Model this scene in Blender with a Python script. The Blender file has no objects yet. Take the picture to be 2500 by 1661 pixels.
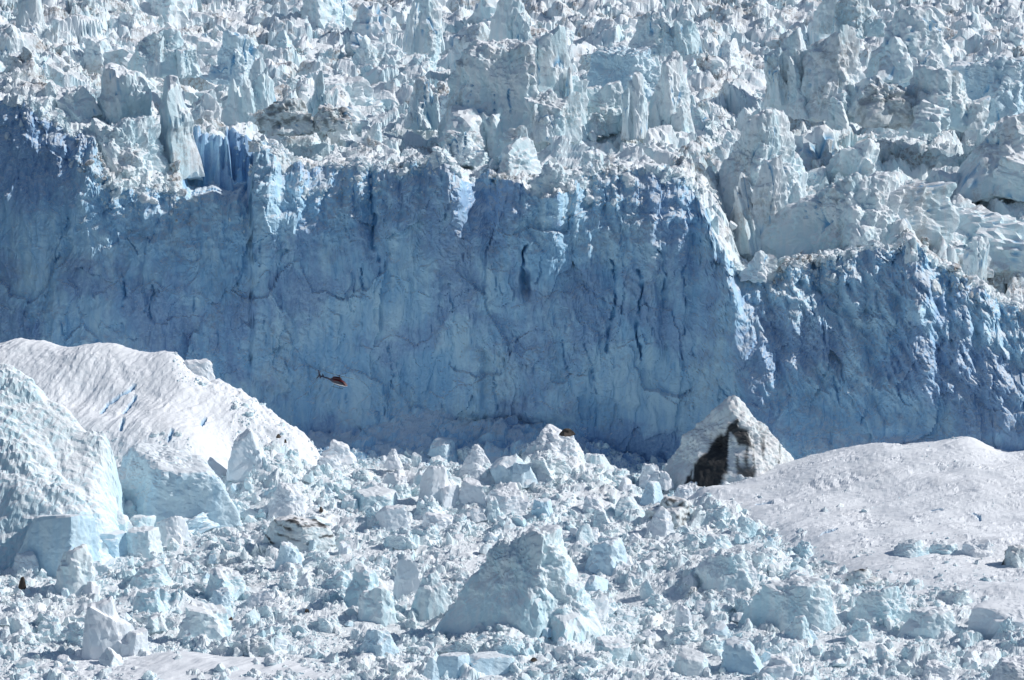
import bpy, bmesh, math, random
import numpy as np
from mathutils import Vector, Matrix, Euler

# ------------------------------------------------------------------ camera, sky, sun, exposure
SC = bpy.context.scene
COL = SC.collection
CAM_Z, PITCH, TH = 300.0, math.radians(10.0), 0.1321      # camera height, downward tilt, tan(half horizontal fov)
cam_d = bpy.data.cameras.new('camera'); cam = bpy.data.objects.new('camera', cam_d); COL.objects.link(cam)
cam.location = (0, 0, CAM_Z); cam.rotation_euler = (math.radians(90) - PITCH, 0, 0)
cam_d.sensor_width = 36; cam_d.lens = 18 / TH; cam_d.clip_start = 5; cam_d.clip_end = 9000
SC.camera = cam

SUN_EL, SUN_BACK = math.radians(37), math.radians(8)     # sun to the right and a little behind the ice wall
SUN_DIR = Vector((math.cos(SUN_BACK) * math.cos(SUN_EL), math.sin(SUN_BACK) * math.cos(SUN_EL), math.sin(SUN_EL)))
world = bpy.data.worlds.new('World'); SC.world = world; world.use_nodes = True
nt = world.node_tree; bg = nt.nodes['Background']
sky = nt.nodes.new('ShaderNodeTexSky'); sky.sky_type = 'NISHITA'; sky.sun_disc = False
sky.sun_elevation = SUN_EL; sky.sun_rotation = math.pi / 2 - SUN_BACK; sky.altitude = 300; sky.air_density = 1.0; sky.dust_density = 0.1; sky.ozone_density = 2.0
nt.links.new(sky.outputs[0], bg.inputs[0]); bg.inputs[1].default_value = 0.076
sun_d = bpy.data.lights.new('sun', 'SUN'); sun = bpy.data.objects.new('sun', sun_d); COL.objects.link(sun)
sun_d.energy = 3.95; sun_d.angle = math.radians(0.53); sun_d.color = (1.0, 0.965, 0.925)
sun.rotation_euler = SUN_DIR.to_track_quat('Z', 'Y').to_euler()
sun.location = (600, 1400, 700)
SC.view_settings.view_transform = 'Standard'; SC.view_settings.look = 'None'
SC.view_settings.exposure = 0.02; SC.view_settings.gamma = 1.0
SC.render.engine = 'CYCLES'
SC.cycles.max_bounces = 8; SC.cycles.diffuse_bounces = 5; SC.cycles.glossy_bounces = 2

# ------------------------------------------------------------------ photo pixel (2500 x 1661) <-> place
CP, SP = math.cos(PITCH), math.sin(PITCH)
def ray(px, py):
    u = (px - 1250) / 1250 * TH; v = (830.5 - py) / 1250 * TH
    return u, CP + v * SP, -SP + v * CP
def at(px, py, Y):
    dx, dy, dz = ray(px, py); t = Y / dy
    return np.array((dx * t, Y, CAM_Z + dz * t))
def mpp(Y): return Y * 1.02 * TH / 1250                    # metres per photo pixel at depth Y
def x_of(px, Y): return (px - 1250) / 1250 * TH * Y * 1.015
def px_of(x, y): return 1250 + x / (TH * y * 1.015) * 1250
def hit(px, py, f, y0=1090, y1=2400):
    dx, dy, dz = ray(px, py); Y = np.arange(y0, y1, 0.5); t = Y / dy
    x, z = dx * t, CAM_Z + dz * t; d = z - f(x, Y); k = np.argmax(d < 0)
    if not (d < 0).any(): k = len(Y) - 1
    return np.array((x[k], Y[k], z[k]))

# ------------------------------------------------------------------ noise
_r = np.random.default_rng(11)
PERM = np.tile(_r.permutation(256), 3).astype(np.int32)
G3 = _r.normal(size=(256, 3)).astype(np.float32); G3 /= np.linalg.norm(G3, axis=1, keepdims=True); G3 *= 1.5
RND = _r.random((256, 4)).astype(np.float32)
def perlin(x, y, z=None):
    x = np.asarray(x, np.float32); y = np.asarray(y, np.float32)
    z = np.zeros_like(x) if z is None else np.asarray(z, np.float32)
    xi, yi, zi = (np.floor(a).astype(np.int32) for a in (x, y, z))
    fx, fy, fz = x - xi, y - yi, z - zi
    xi &= 255; yi &= 255; zi &= 255
    s = lambda t: t * t * t * (t * (t * 6 - 15) + 10)
    u, v, w = s(fx), s(fy), s(fz); out = 0
    for i in (0, 1):
        a = PERM[xi + i]; wu = u if i else 1 - u
        for j in (0, 1):
            b = PERM[a + yi + j]; wv = v if j else 1 - v
            for k in (0, 1):
                g = G3[PERM[b + zi + k]]
                out = out + wu * wv * (w if k else 1 - w) * (g[..., 0] * (fx - i) + g[..., 1] * (fy - j) + g[..., 2] * (fz - k))
    return out
def fbm(x, y, z=None, o=4, g=0.5, lac=2.03):
    s, a = 0, 1.0
    for k in range(o):
        f = lac ** k
        s = s + a * perlin(x * f + 17.3 * k, y * f + 5.1 * k, None if z is None else z * f + 9.7 * k); a *= g
    return s
def billow(x, y, z=None, o=4, g=0.5, lac=2.07):
    s, a, n = 0, 1.0, 0
    for k in range(o):
        f = lac ** k
        s = s + a * np.abs(perlin(x * f + 31.7 * k, y * f + 3.3 * k, None if z is None else z * f + 7.9 * k)); n += a; a *= g
    return s / n
def worley(x, y, seed=0, jit=0.95):
    """nearest and second distance, random numbers of the nearest cell, offset from it"""
    x = np.asarray(x, np.float32); y = np.asarray(y, np.float32)
    xi, yi = np.floor(x).astype(np.int32), np.floor(y).astype(np.int32)
    f1 = np.full(x.shape, 9, np.float32); f2 = f1.copy(); cid = np.zeros(x.shape, np.int32); ox = f1 * 0; oy = f1 * 0
    for i in (-1, 0, 1):
        for j in (-1, 0, 1):
            h = PERM[PERM[(xi + i + seed) & 255] + ((yi + j) & 255)]
            dx = xi + i + 0.5 + (RND[h, 0] - .5) * jit - x; dy = yi + j + 0.5 + (RND[h, 1] - .5) * jit - y
            d = np.sqrt(dx * dx + dy * dy); m = d < f1
            f2 = np.where(m, f1, np.minimum(f2, d)); f1 = np.where(m, d, f1)
            cid = np.where(m, h, cid); ox = np.where(m, -dx, ox); oy = np.where(m, -dy, oy)
    return f1, f2, cid, ox, oy
def sstep(a, b, t):
    t = np.clip((t - a) / (b - a), 0, 1); return t * t * (3 - 2 * t)

# ------------------------------------------------------------------ materials
def ice_mat(name, ice_a, ice_b, snow, snow_lo=0.35, snow_hi=0.75, snow_amt=1.0, dirt=0.0, dirt_scale=0.05, bump=0.5, bump_scale=1.0, streak=(.3, .3, .03), patch=None, patch_amt=0.0, rough=0.6):
    m = bpy.data.materials.new(name); m.use_nodes = True
    n = m.node_tree.nodes; l = m.node_tree.links; b = n['Principled BSDF']
    geo = n.new('ShaderNodeNewGeometry'); pos = geo.outputs['Position']
    def noise(scale, detail=5, rg=0.6, vec=None, off=0):
        t = n.new('ShaderNodeTexNoise'); t.inputs['Scale'].default_value = scale; t.inputs['Detail'].default_value = detail; t.inputs['Roughness'].default_value = rg
        if off:
            a = n.new('ShaderNodeVectorMath'); a.operation = 'ADD'; a.inputs[1].default_value = (off, off * .7, off * .3); l.new(vec or pos, a.inputs[0]); l.new(a.outputs[0], t.inputs['Vector'])
        else: l.new(vec or pos, t.inputs['Vector'])
        return t.outputs['Fac']
    def mul(vec, s):
        a = n.new('ShaderNodeVectorMath'); a.operation = 'MULTIPLY'; l.new(vec, a.inputs[0]); a.inputs[1].default_value = s; return a.outputs[0]
    def rng(v, a, c, lo=0.0, hi=1.0):
        r = n.new('ShaderNodeMapRange'); r.interpolation_type = 'SMOOTHSTEP'; l.new(v, r.inputs[0])
        r.inputs[1].default_value = a; r.inputs[2].default_value = c; r.inputs[3].default_value = lo; r.inputs[4].default_value = hi; return r.outputs[0]
    def math_(op, a, c):
        r = n.new('ShaderNodeMath'); r.operation = op
        for k, v in ((0, a), (1, c)):
            if isinstance(v, (int, float)): r.inputs[k].default_value = v
            else: l.new(v, r.inputs[k])
        return r.outputs[0]
    def mix(f, a, c):
        r = n.new('ShaderNodeMix'); r.data_type = 'RGBA'; l.new(f, r.inputs[0])
        for k, v in ((6, a), (7, c)):
            if isinstance(v, tuple): r.inputs[k].default_value = (*v, 1)
            else: l.new(v, r.inputs[k])
        return r.outputs[2]
    nB = noise(0.33, 7, 0.68); st = noise(1.0, 5, 0.62, mul(pos, streak)); nA = noise(0.035, 4, .55, off=40)
    f = rng(math_('ADD', math_('MULTIPLY', nA, .45), math_('MULTIPLY', st, .55)), .38, .62)
    c = mix(f, ice_a, ice_b)
    if patch:
        pf = rng(math_('ADD', math_('MULTIPLY', noise(0.028, 6, .62, off=130), .8), math_('MULTIPLY', nB, .2)), .47, .57, 0, patch_amt)
        pf2 = math_('MULTIPLY', pf, rng(noise(0.9, 6, .75, off=7), .35, .6, .45, 1.0))
        c = mix(pf2, c, patch)
    sep = n.new('ShaderNodeSeparateXYZ'); l.new(geo.outputs['Normal'], sep.inputs[0])
    sn = math_('ADD', sep.outputs[2], math_('MULTIPLY', math_('SUBTRACT', nB, .5), .9))
    c = mix(rng(sn, snow_lo, snow_hi, 0, snow_amt), c, snow)
    if dirt:
        df = math_('MULTIPLY', rng(noise(dirt_scale, 8, .7, off=77), .49, .62, 0, dirt), rng(noise(0.55, 6, .75, off=9), .40, .62))
        c = mix(df, c, (0.29, 0.245, 0.215))
    at_ = n.new('ShaderNodeAttribute'); at_.attribute_name = 'dirt'
    bl = n.new('ShaderNodeAttribute'); bl.attribute_name = 'blue'; c = mix(bl.outputs['Fac'], c, (0.15, 0.42, 0.66))
    c = mix(at_.outputs['Fac'], c, (0.014, 0.015, 0.017))
    l.new(c, b.inputs['Base Color']); b.inputs['Roughness'].default_value = rough; b.inputs['Specular IOR Level'].default_value = 0.25
    bp = n.new('ShaderNodeBump'); bp.inputs['Strength'].default_value = bump; bp.inputs['Distance'].default_value = 0.5
    l.new(noise(0.9 * bump_scale, 8, .72, off=3), bp.inputs['Height']); l.new(bp.outputs[0], b.inputs['Normal'])
    return m
def flat_mat(name, col, rough=0.5, metal=0.0, spec=0.5, noise_amt=0.0):
    m = bpy.data.materials.new(name); m.use_nodes = True
    n = m.node_tree.nodes; l = m.node_tree.links; b = n['Principled BSDF']
    b.inputs['Roughness'].default_value = rough; b.inputs['Metallic'].default_value = metal; b.inputs['Specular IOR Level'].default_value = spec
    t = n.new('ShaderNodeTexNoise'); t.inputs['Scale'].default_value = 3.0; t.inputs['Detail'].default_value = 6
    tc = n.new('ShaderNodeTexCoord'); l.new(tc.outputs['Object'], t.inputs['Vector'])
    r = n.new('ShaderNodeMix'); r.data_type = 'RGBA'; l.new(t.outputs['Fac'], r.inputs[0])
    r.inputs[6].default_value = (*[c * (1 - noise_amt) for c in col], 1); r.inputs[7].default_value = (*[min(1, c * (1 + noise_amt)) for c in col], 1)
    l.new(r.outputs[2], b.inputs['Base Color'])
    return m
SNOW = (0.83, 0.855, 0.875)
M = {}
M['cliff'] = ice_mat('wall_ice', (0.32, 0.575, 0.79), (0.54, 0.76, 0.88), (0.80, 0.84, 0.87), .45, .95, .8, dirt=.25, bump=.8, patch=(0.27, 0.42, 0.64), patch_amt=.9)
M['glacier'] = ice_mat('glacier_ice', (0.62, 0.79, 0.85), (0.81, 0.86, 0.88), SNOW, .3, .8, .9, dirt=.85, bump=.8)
M['serac'] = ice_mat('serac_ice', (0.62, 0.80, 0.86), (0.82, 0.87, 0.89), SNOW, .3, .8, .9, dirt=.45, bump=.6)
M['rubble'] = ice_mat('crushed_ice', (0.62, 0.81, 0.87), (0.82, 0.88, 0.89), SNOW, .35, .8, .9, dirt=.22, dirt_scale=.08, bump=.8)
M['glacier_rubble'] = ice_mat('dusty_crushed_ice', (0.66, 0.80, 0.85), (0.82, 0.86, 0.87), SNOW, .35, .8, .9, dirt=.9, bump=.8)
M['block'] = ice_mat('block_ice', (0.58, 0.79, 0.86), (0.79, 0.87, 0.89), SNOW, .3, .8, .9, dirt=.15, dirt_scale=.1, bump=.6)
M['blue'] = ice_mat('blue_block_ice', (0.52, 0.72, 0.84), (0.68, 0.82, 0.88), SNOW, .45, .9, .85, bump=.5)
M['snow'] = ice_mat('packed_snow', (0.70, 0.79, 0.85), (0.79, 0.82, 0.85), (0.81, 0.83, 0.855), .2, .6, 1.0, dirt=.12, bump=.2, bump_scale=1.4, streak=(.05, .25, .2))
M['dirty'] = ice_mat('dirty_ice', (0.62, 0.74, 0.78), (0.74, 0.78, 0.78), (0.80, 0.80, 0.80), .35, .8, .9, dirt=.35, dirt_scale=.15, bump=.6)
M['stone'] = flat_mat('dark_stone', (0.075, 0.06, 0.05), .9, noise_amt=.6)

# ------------------------------------------------------------------ mesh helpers
def mesh_from(name, v, f, mat, smooth=False, dirt=None, blue=None):
    me = bpy.data.meshes.new(name); v = np.asarray(v, np.float32); f = np.asarray(f, np.int32); k = f.shape[1]
    me.vertices.add(len(v)); me.vertices.foreach_set('co', v.ravel())
    me.loops.add(f.size); me.loops.foreach_set('vertex_index', f.ravel())
    me.polygons.add(len(f)); me.polygons.foreach_set('loop_start', np.arange(0, f.size, k, dtype=np.int32))
    me.polygons.foreach_set('use_smooth', np.full(len(f), smooth))
    me.update(calc_edges=True)
    if dirt is not None:
        a = me.attributes.new('dirt', 'FLOAT', 'POINT'); a.data.foreach_set('value', np.asarray(dirt, np.float32))
    if blue is not None:
        a = me.attributes.new('blue', 'FLOAT', 'POINT'); a.data.foreach_set('value', np.clip(np.asarray(blue, np.float32), 0, 1).ravel())
    if mat is not None: me.materials.append(mat)
    return me
def grid_faces(r, c):
    i = np.arange((r - 1) * (c - 1)); a = i // (c - 1) * c + i % (c - 1)
    return np.stack([a, a + 1, a + c + 1, a + c], 1)
def link(name, data, parent=None, loc=None):
    o = bpy.data.objects.new(name, data); COL.objects.link(o)
    if parent is not None: o.parent = parent
    if loc is not None: o.location = [float(q) for q in loc]
    return o
def tag(o, label=None, cat=None, group=None, kind=None):
    if label: o['label'] = label
    if cat: o['category'] = cat
    if group: o['group'] = group
    if kind: o['kind'] = kind
    return o
_ICO = {}
def ico(sub):
    if sub not in _ICO:
        bm = bmesh.new(); bmesh.ops.create_icosphere(bm, subdivisions=sub, radius=1)
        v = np.array([q.co[:] for q in bm.verts], np.float32); f = np.array([[q.index for q in p.verts] for p in bm.faces], np.int32); bm.free()
        _ICO[sub] = (v / np.linalg.norm(v, axis=1, keepdims=True), f)
    return _ICO[sub]
def block_verts(w, d, h, seed, sub=4, top=.3, sides=7, apex=(0, 0), tilt=.25, sharp=18, rough=.08, flute=0.0, fine=.14, lump=.05, yaw=None, chips=3, multi=None, crack=0.0):
    """a broken ice block: flat fracture planes cut out of a body w x d x h, two or three such bodies grown together, then crumbled.  Origin at the base centre."""
    r = np.random.default_rng(seed); dirs, F = ico(sub)
    R = 0; multi = multi or (1 if top < .21 else 2)
    for body in range(multi):
        N, H = [], []
        a0 = r.uniform(0, 6.28) if yaw is None or body else yaw
        ws, hs, tp, ap = 1.0, 1.0, top, apex
        if body: ws, hs, tp = r.uniform(.72, 1.08), r.uniform(.35, .85), r.uniform(.25, .42); ap = (apex[0] * .5 + r.normal() * .08, apex[1] * .5 + r.normal() * .08)
        def plane(n, p):
            n = n / np.linalg.norm(n); N.append(n); H.append(max(.06, float(n @ p)))
        ns = sides if not body else int(r.integers(4, 7))
        for k in range(ns):
            a = a0 + (k + r.uniform(-.3, .3)) * 2 * math.pi / ns; ca, sa = math.cos(a), math.sin(a)
            rb = .5 * r.uniform(.84, 1.06) * ws; rt = tp * r.uniform(.6, 1.15)
            b = np.array((rb * ca, rb * sa, -.5)); t = np.array((ap[0] + rt * ca, ap[1] + rt * sa, -.5 + hs))
            tan = np.array((-sa, ca, r.uniform(-.2, .2))); n = np.cross(tan, t - b)
            if n[0] * ca + n[1] * sa < 0: n = -n
            plane(n, b)
        plane(np.array((r.normal() * tilt, r.normal() * tilt, 1.0)), np.array((ap[0], ap[1], -.5 + hs - .1 * abs(r.normal()) * (tilt > 0))))
        plane(np.array((0, 0, -1.0)), np.array((0, 0, -.5)))
        for k in range(chips):
            n = r.normal(size=3); n[2] = abs(n[2]); n /= np.linalg.norm(n); N.append(n); H.append(r.uniform(.36, .56))
        Na, Ha = np.array(N), np.array(H)
        q = np.maximum(dirs @ Na.T / Ha, 0)
        R = np.maximum(R, 1 / (q ** sharp).sum(1) ** (1 / sharp))
    v = dirs * R[:, None] * np.array((w, d, h)); s = (w * d * h) ** (1 / 3)
    o = r.uniform(0, 200, 3); dn = v / (np.linalg.norm(v, axis=1, keepdims=True) + 1e-6)
    p = v / s + o; up = .45 + .55 * sstep(-.1, .6, dirs[:, 2])
    disp = rough * s * fbm(p[:, 0] * 2.3, p[:, 1] * 2.3, p[:, 2] * 2.3, 5, g=.55)
    disp += lump * s * (billow(p[:, 0] * 5, p[:, 1] * 5, p[:, 2] * 5, 4, g=.6) - .3) * 2.4 * up
    if flute:
        wv = 2.0 * fbm(v[:, 0] / 12 + o[0], v[:, 1] / 12, v[:, 2] / 16 + o[1], 2)
        disp += flute * (billow((v[:, 0] + wv) / 6 + o[0], (v[:, 1] + wv) / 6 + o[1], v[:, 2] / 40 + o[2], 4, g=.6) - .25) * 3.2
    if crack:
        c = np.abs(fbm(v[:, 0] / 8 + o[2], v[:, 1] / 8 + o[1], v[:, 2] / 60 + o[0], 2)); gate = sstep(0, .2, fbm(v[:, 0] / 20 + o[1], v[:, 1] / 20, v[:, 2] / 20 + o[2], 2))
        ck = (1 - sstep(.012, .04, c)) * gate; disp -= crack * ck; block_verts.blue = ck * .9
    else: block_verts.blue = None
    disp += fine * 2 * fbm(v[:, 0] / 1.5 + o[1], v[:, 1] / 1.5, v[:, 2] / 1.5, 2)
    v = v + dn * disp[:, None]
    v[:, 2] += h / 2
    return v, F
def ice_chunk_mesh(name, w, d, h, seed, mat, **k):
    v, f = block_verts(w, d, h, seed, **k); return mesh_from(name, v, f, mat, blue=block_verts.blue)

# ------------------------------------------------------------------ the glacier: ice wall and broken surface behind its crest
CREST = [(-260, 250, 1462), (0, 245, 1462), (95, 262, 1460), (150, 312, 1457), (225, 335, 1453), (260, 420, 1450), (310, 466, 1448), (430, 466, 1449), (455, 482, 1452),
         (612, 487, 1454), (624, 350, 1456), (700, 388, 1458), (765, 412, 1460), (850, 408, 1462), (900, 400, 1462), (1000, 398, 1462), (1050, 385, 1462), (1100, 400, 1458),
         (1150, 432, 1458), (1190, 405, 1460), (1240, 425, 1457), (1290, 470, 1452), (1350, 478, 1450), (1400, 440, 1456), (1450, 415, 1460), (1530, 410, 1462), (1600, 418, 1462), (1670, 425, 1460),
         (1710, 490, 1455), (1755, 580, 1448), (1815, 690, 1438), (1870, 668, 1440), (1950, 650, 1444), (2020, 630, 1447), (2100, 620, 1448), (2160, 600, 1446), (2235, 590, 1446),
         (2290, 650, 1444), (2340, 682, 1442), (2420, 705, 1442), (2500, 755, 1440), (2780, 790, 1440)]
def skew(px): return -.032 * (px - 1250)                  # the wall runs at a slant: its right end is nearer
_cw = np.array([at(p, q, Y + 9 + skew(p)) for p, q, Y in CREST])
def crest_z(x): return np.interp(x, _cw[:, 0], _cw[:, 2]) + 3.2 * fbm(x / 19 + 2, x * 0, o=3, g=.6) + 1.6 * (np.abs(perlin(x / 5, x * 0 + 3)) - .2) * 2
def crest_y(x): return np.interp(x, _cw[:, 0], _cw[:, 1]) + 5 * fbm(x / 24 + 8, x * 0 + 5, o=3, g=.55)
_bp = [(-260, 1440), (0, 1440), (250, 1436), (600, 1439), (1000, 1441), (1400, 1437), (1700, 1431), (1850, 1408), (2100, 1394), (2300, 1398), (2500, 1394), (2780, 1394)]
def base_y(x): return np.interp(x, [x_of(p, 1440 + skew(p)) for p, _ in _bp], [q + skew(p) for p, q in _bp])
def top_base(x, y):
    """height of the glacier surface without its blocks"""
    zc, yc = crest_z(x), crest_y(x); d = np.maximum(y - yc, 0); px = px_of(x, np.maximum(y, 1400))
    right = sstep(1700, 1830, px); pq = px + 9 * fbm(y / 7, x * 0 + 2, o=3); da = d + 6 * fbm(x / 9 + 4, x * 0, o=2) + 2.5 * fbm(x / 2.6, x * 0 + 9, o=2) + 2 * fbm(x / 4, y / 4, o=2)
    zp = 106 + 26 * (1 - sstep(60, 520, px)) + .034 * (y - yc) - 4 * right
    alc = sstep(436, 462, pq) * (1 - sstep(606, 620, px)); zp = zp + 7 * alc * (1 - sstep(50, 90, d)); slot = sstep(558, 572, pq) * (1 - sstep(608, 614, px)) * alc
    k = (1 - right) * (sstep(2, 26, d) * (1 - alc) + sstep(33, 42, da) * (alc - slot) + sstep(58, 66, da) * slot) + right * (sstep(22, 105, d) * .8 + .2 * sstep(80, 260, d))
    return zc * (1 - k) + zp * k
def top_lumps(x, y):
    """blocks, crevasses and rubble of the glacier surface"""
    d = np.maximum(y - crest_y(x), 0)
    wx = x + 7 * fbm(x / 30, y / 30, o=3); wy = y + 7 * fbm(x / 30 + 50, y / 30, o=3)
    f1, f2, c, ox, oy = worley(wx / 24, wy / 19, 3)
    big = (RND[c, 2] - .42) * 9 + (ox * (RND[c, 3] - .5) + oy * (RND[c, 0] - .3)) * 12 - 5 * (1 - sstep(.02, .16, f2 - f1))
    big = big + 20 * (billow(wx / 34 + 4, wy / 30, o=3, g=.55) - .3)
    g1, g2, c2, ox2, oy2 = worley(wx / 9 + 9, wy / 8, 31)
    mid = (RND[c2, 2] - .4) * 2.0 + (ox2 * (RND[c2, 3] - .5) + oy2 * (RND[c2, 1] - .4)) * 4
    sm = 3.4 * (billow(wx / 10, wy / 10, o=5, g=.58) - .3) / (1 + d / 500)
    px = px_of(x, np.maximum(y, 1400)); alc = sstep(436, 462, px) * (1 - sstep(606, 620, px)) * (1 - sstep(38, 46, d)); alc = np.maximum(alc, sstep(560, 568, px) * (1 - sstep(606, 614, px)) * (1 - sstep(60, 68, d))); mid = mid * (1 - .5 * alc); sm = sm * (1 - .3 * alc)
    k = .22 + .78 * sstep(4, 45, d)
    return big * k * sstep(0, 30, d) * (1 - alc) + mid * (.45 + .55 * sstep(2, 30, d)) + sm * (.9 + .1 * sstep(0, 20, d)) + .5 * fbm(x / 3, y / 3, o=3, g=.6)

def groove(D, X, Z, pts, width, depth):
    """carve a crack along a polyline of photo pixels"""
    w = np.array([at(p, q, 1448 + skew(p)) for p, q in pts])
    for a, b in zip(w[:-1], w[1:]):
        ax, az, bx, bz = a[0], a[2], b[0], b[2]
        m = (X > min(ax, bx) - 4) & (X < max(ax, bx) + 4) & (Z > min(az, bz) - 3) & (Z < max(az, bz) + 3)
        if not m.any(): continue
        x, z = X[m] + .9 * fbm(X[m] / 3, Z[m] / 4, o=3), Z[m]
        L2 = (bx - ax) ** 2 + (bz - az) ** 2; t = np.clip(((x - ax) * (bx - ax) + (z - az) * (bz - az)) / L2, 0, 1)
        dist = np.hypot(x - ax - t * (bx - ax), z - az - t * (bz - az))
        k = np.clip(.75 + 1.3 * fbm(x / 9 + 3, z / 6, o=2), .0, 1.2)
        D[m] = np.maximum(D[m], depth * k * (1 - sstep(.2 * width, width, dist)))
    return D

def build_glacier():
    NC, NR = 820, 235
    s = np.linspace(-1, 1, NC); hw = lambda Y: TH * Y * 1.015 * 1.06 + 14
    X = np.repeat((s * hw(1455))[None], NR, 0)
    T = np.repeat(np.linspace(0, 1, NR)[:, None], NC, 1)
    xc = X[0]; yc, zc, yb = crest_y(xc), crest_z(xc), base_y(xc)
    lump_c = top_lumps(xc, yc)
    Ztop = zc + lump_c * .8 + 2.2 * fbm(xc / 7, xc * 0, o=4, g=.6)
    Z = -4 + T * (Ztop + 4)[None]
    g = .40 * T + .22 * T ** 3 + .38 * T ** 9
    px = px_of(X, 1455 - .2 * X)
    gr = sstep(1760, 1920, px); g = g * (1 - gr) + (.72 * T + .28 * T ** 4) * gr
    Y = yb[None] + (yc - yb)[None] * g
    rightw = sstep(1780, 1900, px)
    # wall relief, + is into the ice
    D = 5.5 * fbm(X / 60, Z / 110, o=3)
    wx = X + 5 * fbm(X / 18, Z / 30, o=3); wz = Z + 7 * fbm(X / 25 + 40, Z / 30, o=3)
    D += (1 - rightw * .6) * 7.0 * (billow(wx / 24, wz / 95 + 3, o=5, g=.58) - .3)
    f1, f2, c, ox, oy = worley(wx / 24 + 5, wz / 30, 5)                       # big spall plates, each leaning its own way
    D += (RND[c, 2] - .5) * 3.0 + ox * (RND[c, 3] - .5) * 5 + oy * (RND[c, 0] - .45) * 6
    f1, f2, c, ox, oy = worley(wx / 8, wz / 15, 17)                           # smaller flakes
    D += (RND[c, 2] - .5) * 1.5 + ox * (RND[c, 3] - .5) * 2.2 + oy * (RND[c, 0] - .45) * 2.6
    f1, f2, c, ox, oy = worley(wx / 3.2 + 3, wz / 6.5, 63)
    D += ((RND[c, 2] - .5) * .9 + ox * (RND[c, 3] - .5) * 1.2 + oy * (RND[c, 0] - .45) * 1.3) * (.35 + .65 * sstep(-.1, .3, fbm(X / 30, Z / 24 + 7, o=2)))
    rough = sstep(-.15, .35, fbm(X / 34 + 9, Z / 26 + 4, o=3)); rough = np.maximum(rough, rightw * sstep(25, 45, Z))
    D += rough * 2.2 * (billow(X / 4 + Z / 11, Z / 4.6, o=4, g=.6) - .3) + .6 * fbm(wx / 2.6, wz / 8, o=4, g=.6) + 1.2 * fbm(wx / 8, wz / 16 + 5, o=3)
    D += rightw * sstep(20, 40, Z) * (2.6 * fbm((X + .6 * Z) / 4.5, (Z - .6 * X) / 14, o=4, g=.6) + 6 * fbm((X + .7 * Z) / 24, (Z - .7 * X) / 60 + 3, o=2))
    def blob(p, q, rx, rz, amp, pw=4):
        c = at(p, q, 1448 + skew(p)); m = mpp(1448)
        return amp * np.exp(-(np.abs((X - c[0]) / (rx * m)) ** pw + np.abs((Z - c[2]) / (rz * m)) ** pw))
    for b in [(905, 540, 18, 75, 5, 2), (1180, 480, 50, 70, 7, 2), (1110, 470, 34, 90, -10, 2), (660, 560, 60, 180, -5, 2), (545, 640, 90, 120, 5, 2), (1005, 930, 130, 85, 3.5, 6),
              (1155, 930, 22, 110, -2.5, 4), (1230, 1060, 170, 55, 8, 4), (980, 1075, 110, 40, 4, 4), (1500, 1010, 80, 35, 2.5, 4), (1285, 690, 12, 34, 7, 4), (1200, 600, 22, 26, 3, 2),
              (1490, 690, 22, 80, 4, 2), (1530, 740, 14, 110, -2.5, 2), (1620, 720, 18, 90, 3.5, 2), (1660, 730, 16, 120, -2.5, 2), (1350, 450, 55, 70, -15, 2), (1440, 480, 30, 60, 5, 2),
              (60, 420, 60, 70, 3, 2), (300, 640, 22, 70, 4, 2), (350, 660, 26, 60, 3, 2), (470, 830, 24, 60, 2.5, 6), (690, 900, 60, 40, -5, 2), (2250, 700, 60, 70, -8, 2), (1985, 780, 60, 120, 4, 2),
              (1870, 760, 60, 120, 6, 2), (2130, 990, 190, 60, 4, 4), (2420, 960, 90, 80, -3, 4), (590, 425, 26, 50, 5, 4), (1770, 620, 24, 140, -8, 2)]:
        D += blob(*b)
    up_w = sstep(.62, .95, T); D += up_w * (4.5 * (billow(X / 13 + 3, Z / 11, o=5, g=.6) - .3) + 2.2 * fbm(X / 5, Z / 5, o=3))
    C = np.zeros_like(D)
    cracks = [([(905, 420), (900, 480), (912, 540), (905, 580), (922, 640)], 1.5, 6), ([(1283, 600), (1275, 650), (1285, 695)], 1.3, 6), ([(1497, 640), (1505, 700), (1485, 800), (1482, 850)], 1.2, 5),
              ([(1560, 660), (1568, 710), (1550, 800), (1566, 870)], 1.2, 5), ([(1610, 610), (1625, 670), (1618, 760)], .9, 3), ([(1670, 650), (1668, 810)], .9, 3), ([(715, 935), (713, 970), (718, 1010)], .6, 2),
              ([(305, 690), (303, 740)], 1, 4), ([(375, 690), (372, 770)], 1, 4), ([(475, 720), (472, 760)], .6, 2), ([(310, 580), (340, 620)], .7, 2), ([(1095, 690), (1105, 760)], .8, 3), ([(880, 660), (884, 700)], .9, 3),
              ([(165, 520), (150, 590), (140, 640)], .8, 3), ([(385, 540), (365, 590)], .9, 4), ([(1425, 830), (1450, 900), (1455, 950)], .7, 2), ([(1370, 820), (1380, 900)], .8, 3), ([(2150, 950), (2120, 1060)], .5, 1.5),
              ([(2090, 960), (2060, 1080)], .5, 1.5), ([(2470, 880), (2480, 1060)], .9, 3), ([(1740, 900), (1790, 980)], .7, 2), ([(640, 560), (633, 650)], .7, 2), ([(1205, 900), (1215, 1000)], .7, 2)]
    for pts, w, dp in cracks: C = groove(C, X, Z, pts, w * .62, dp * .5)
    r = np.random.default_rng(5)
    for k in range(60):
        p, q = r.uniform(-20, 2520), r.uniform(430, 1000); n = r.integers(2, 5); pts = [(p, q)]
        for j in range(n): p += r.normal() * 5 + 2; q += r.uniform(14, 34); pts.append((p, q))
        C = groove(C, X, Z, pts, r.uniform(.28, .5), r.uniform(.4, 1.1))
    D = D + C
    edge = sstep(0, .05, T)
    Y = Y + D * (.25 + .75 * edge)
    X = X + 1.0 * fbm(X / 6, Z / 8 + 20, o=2) * sstep(0, .1, T)
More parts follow.
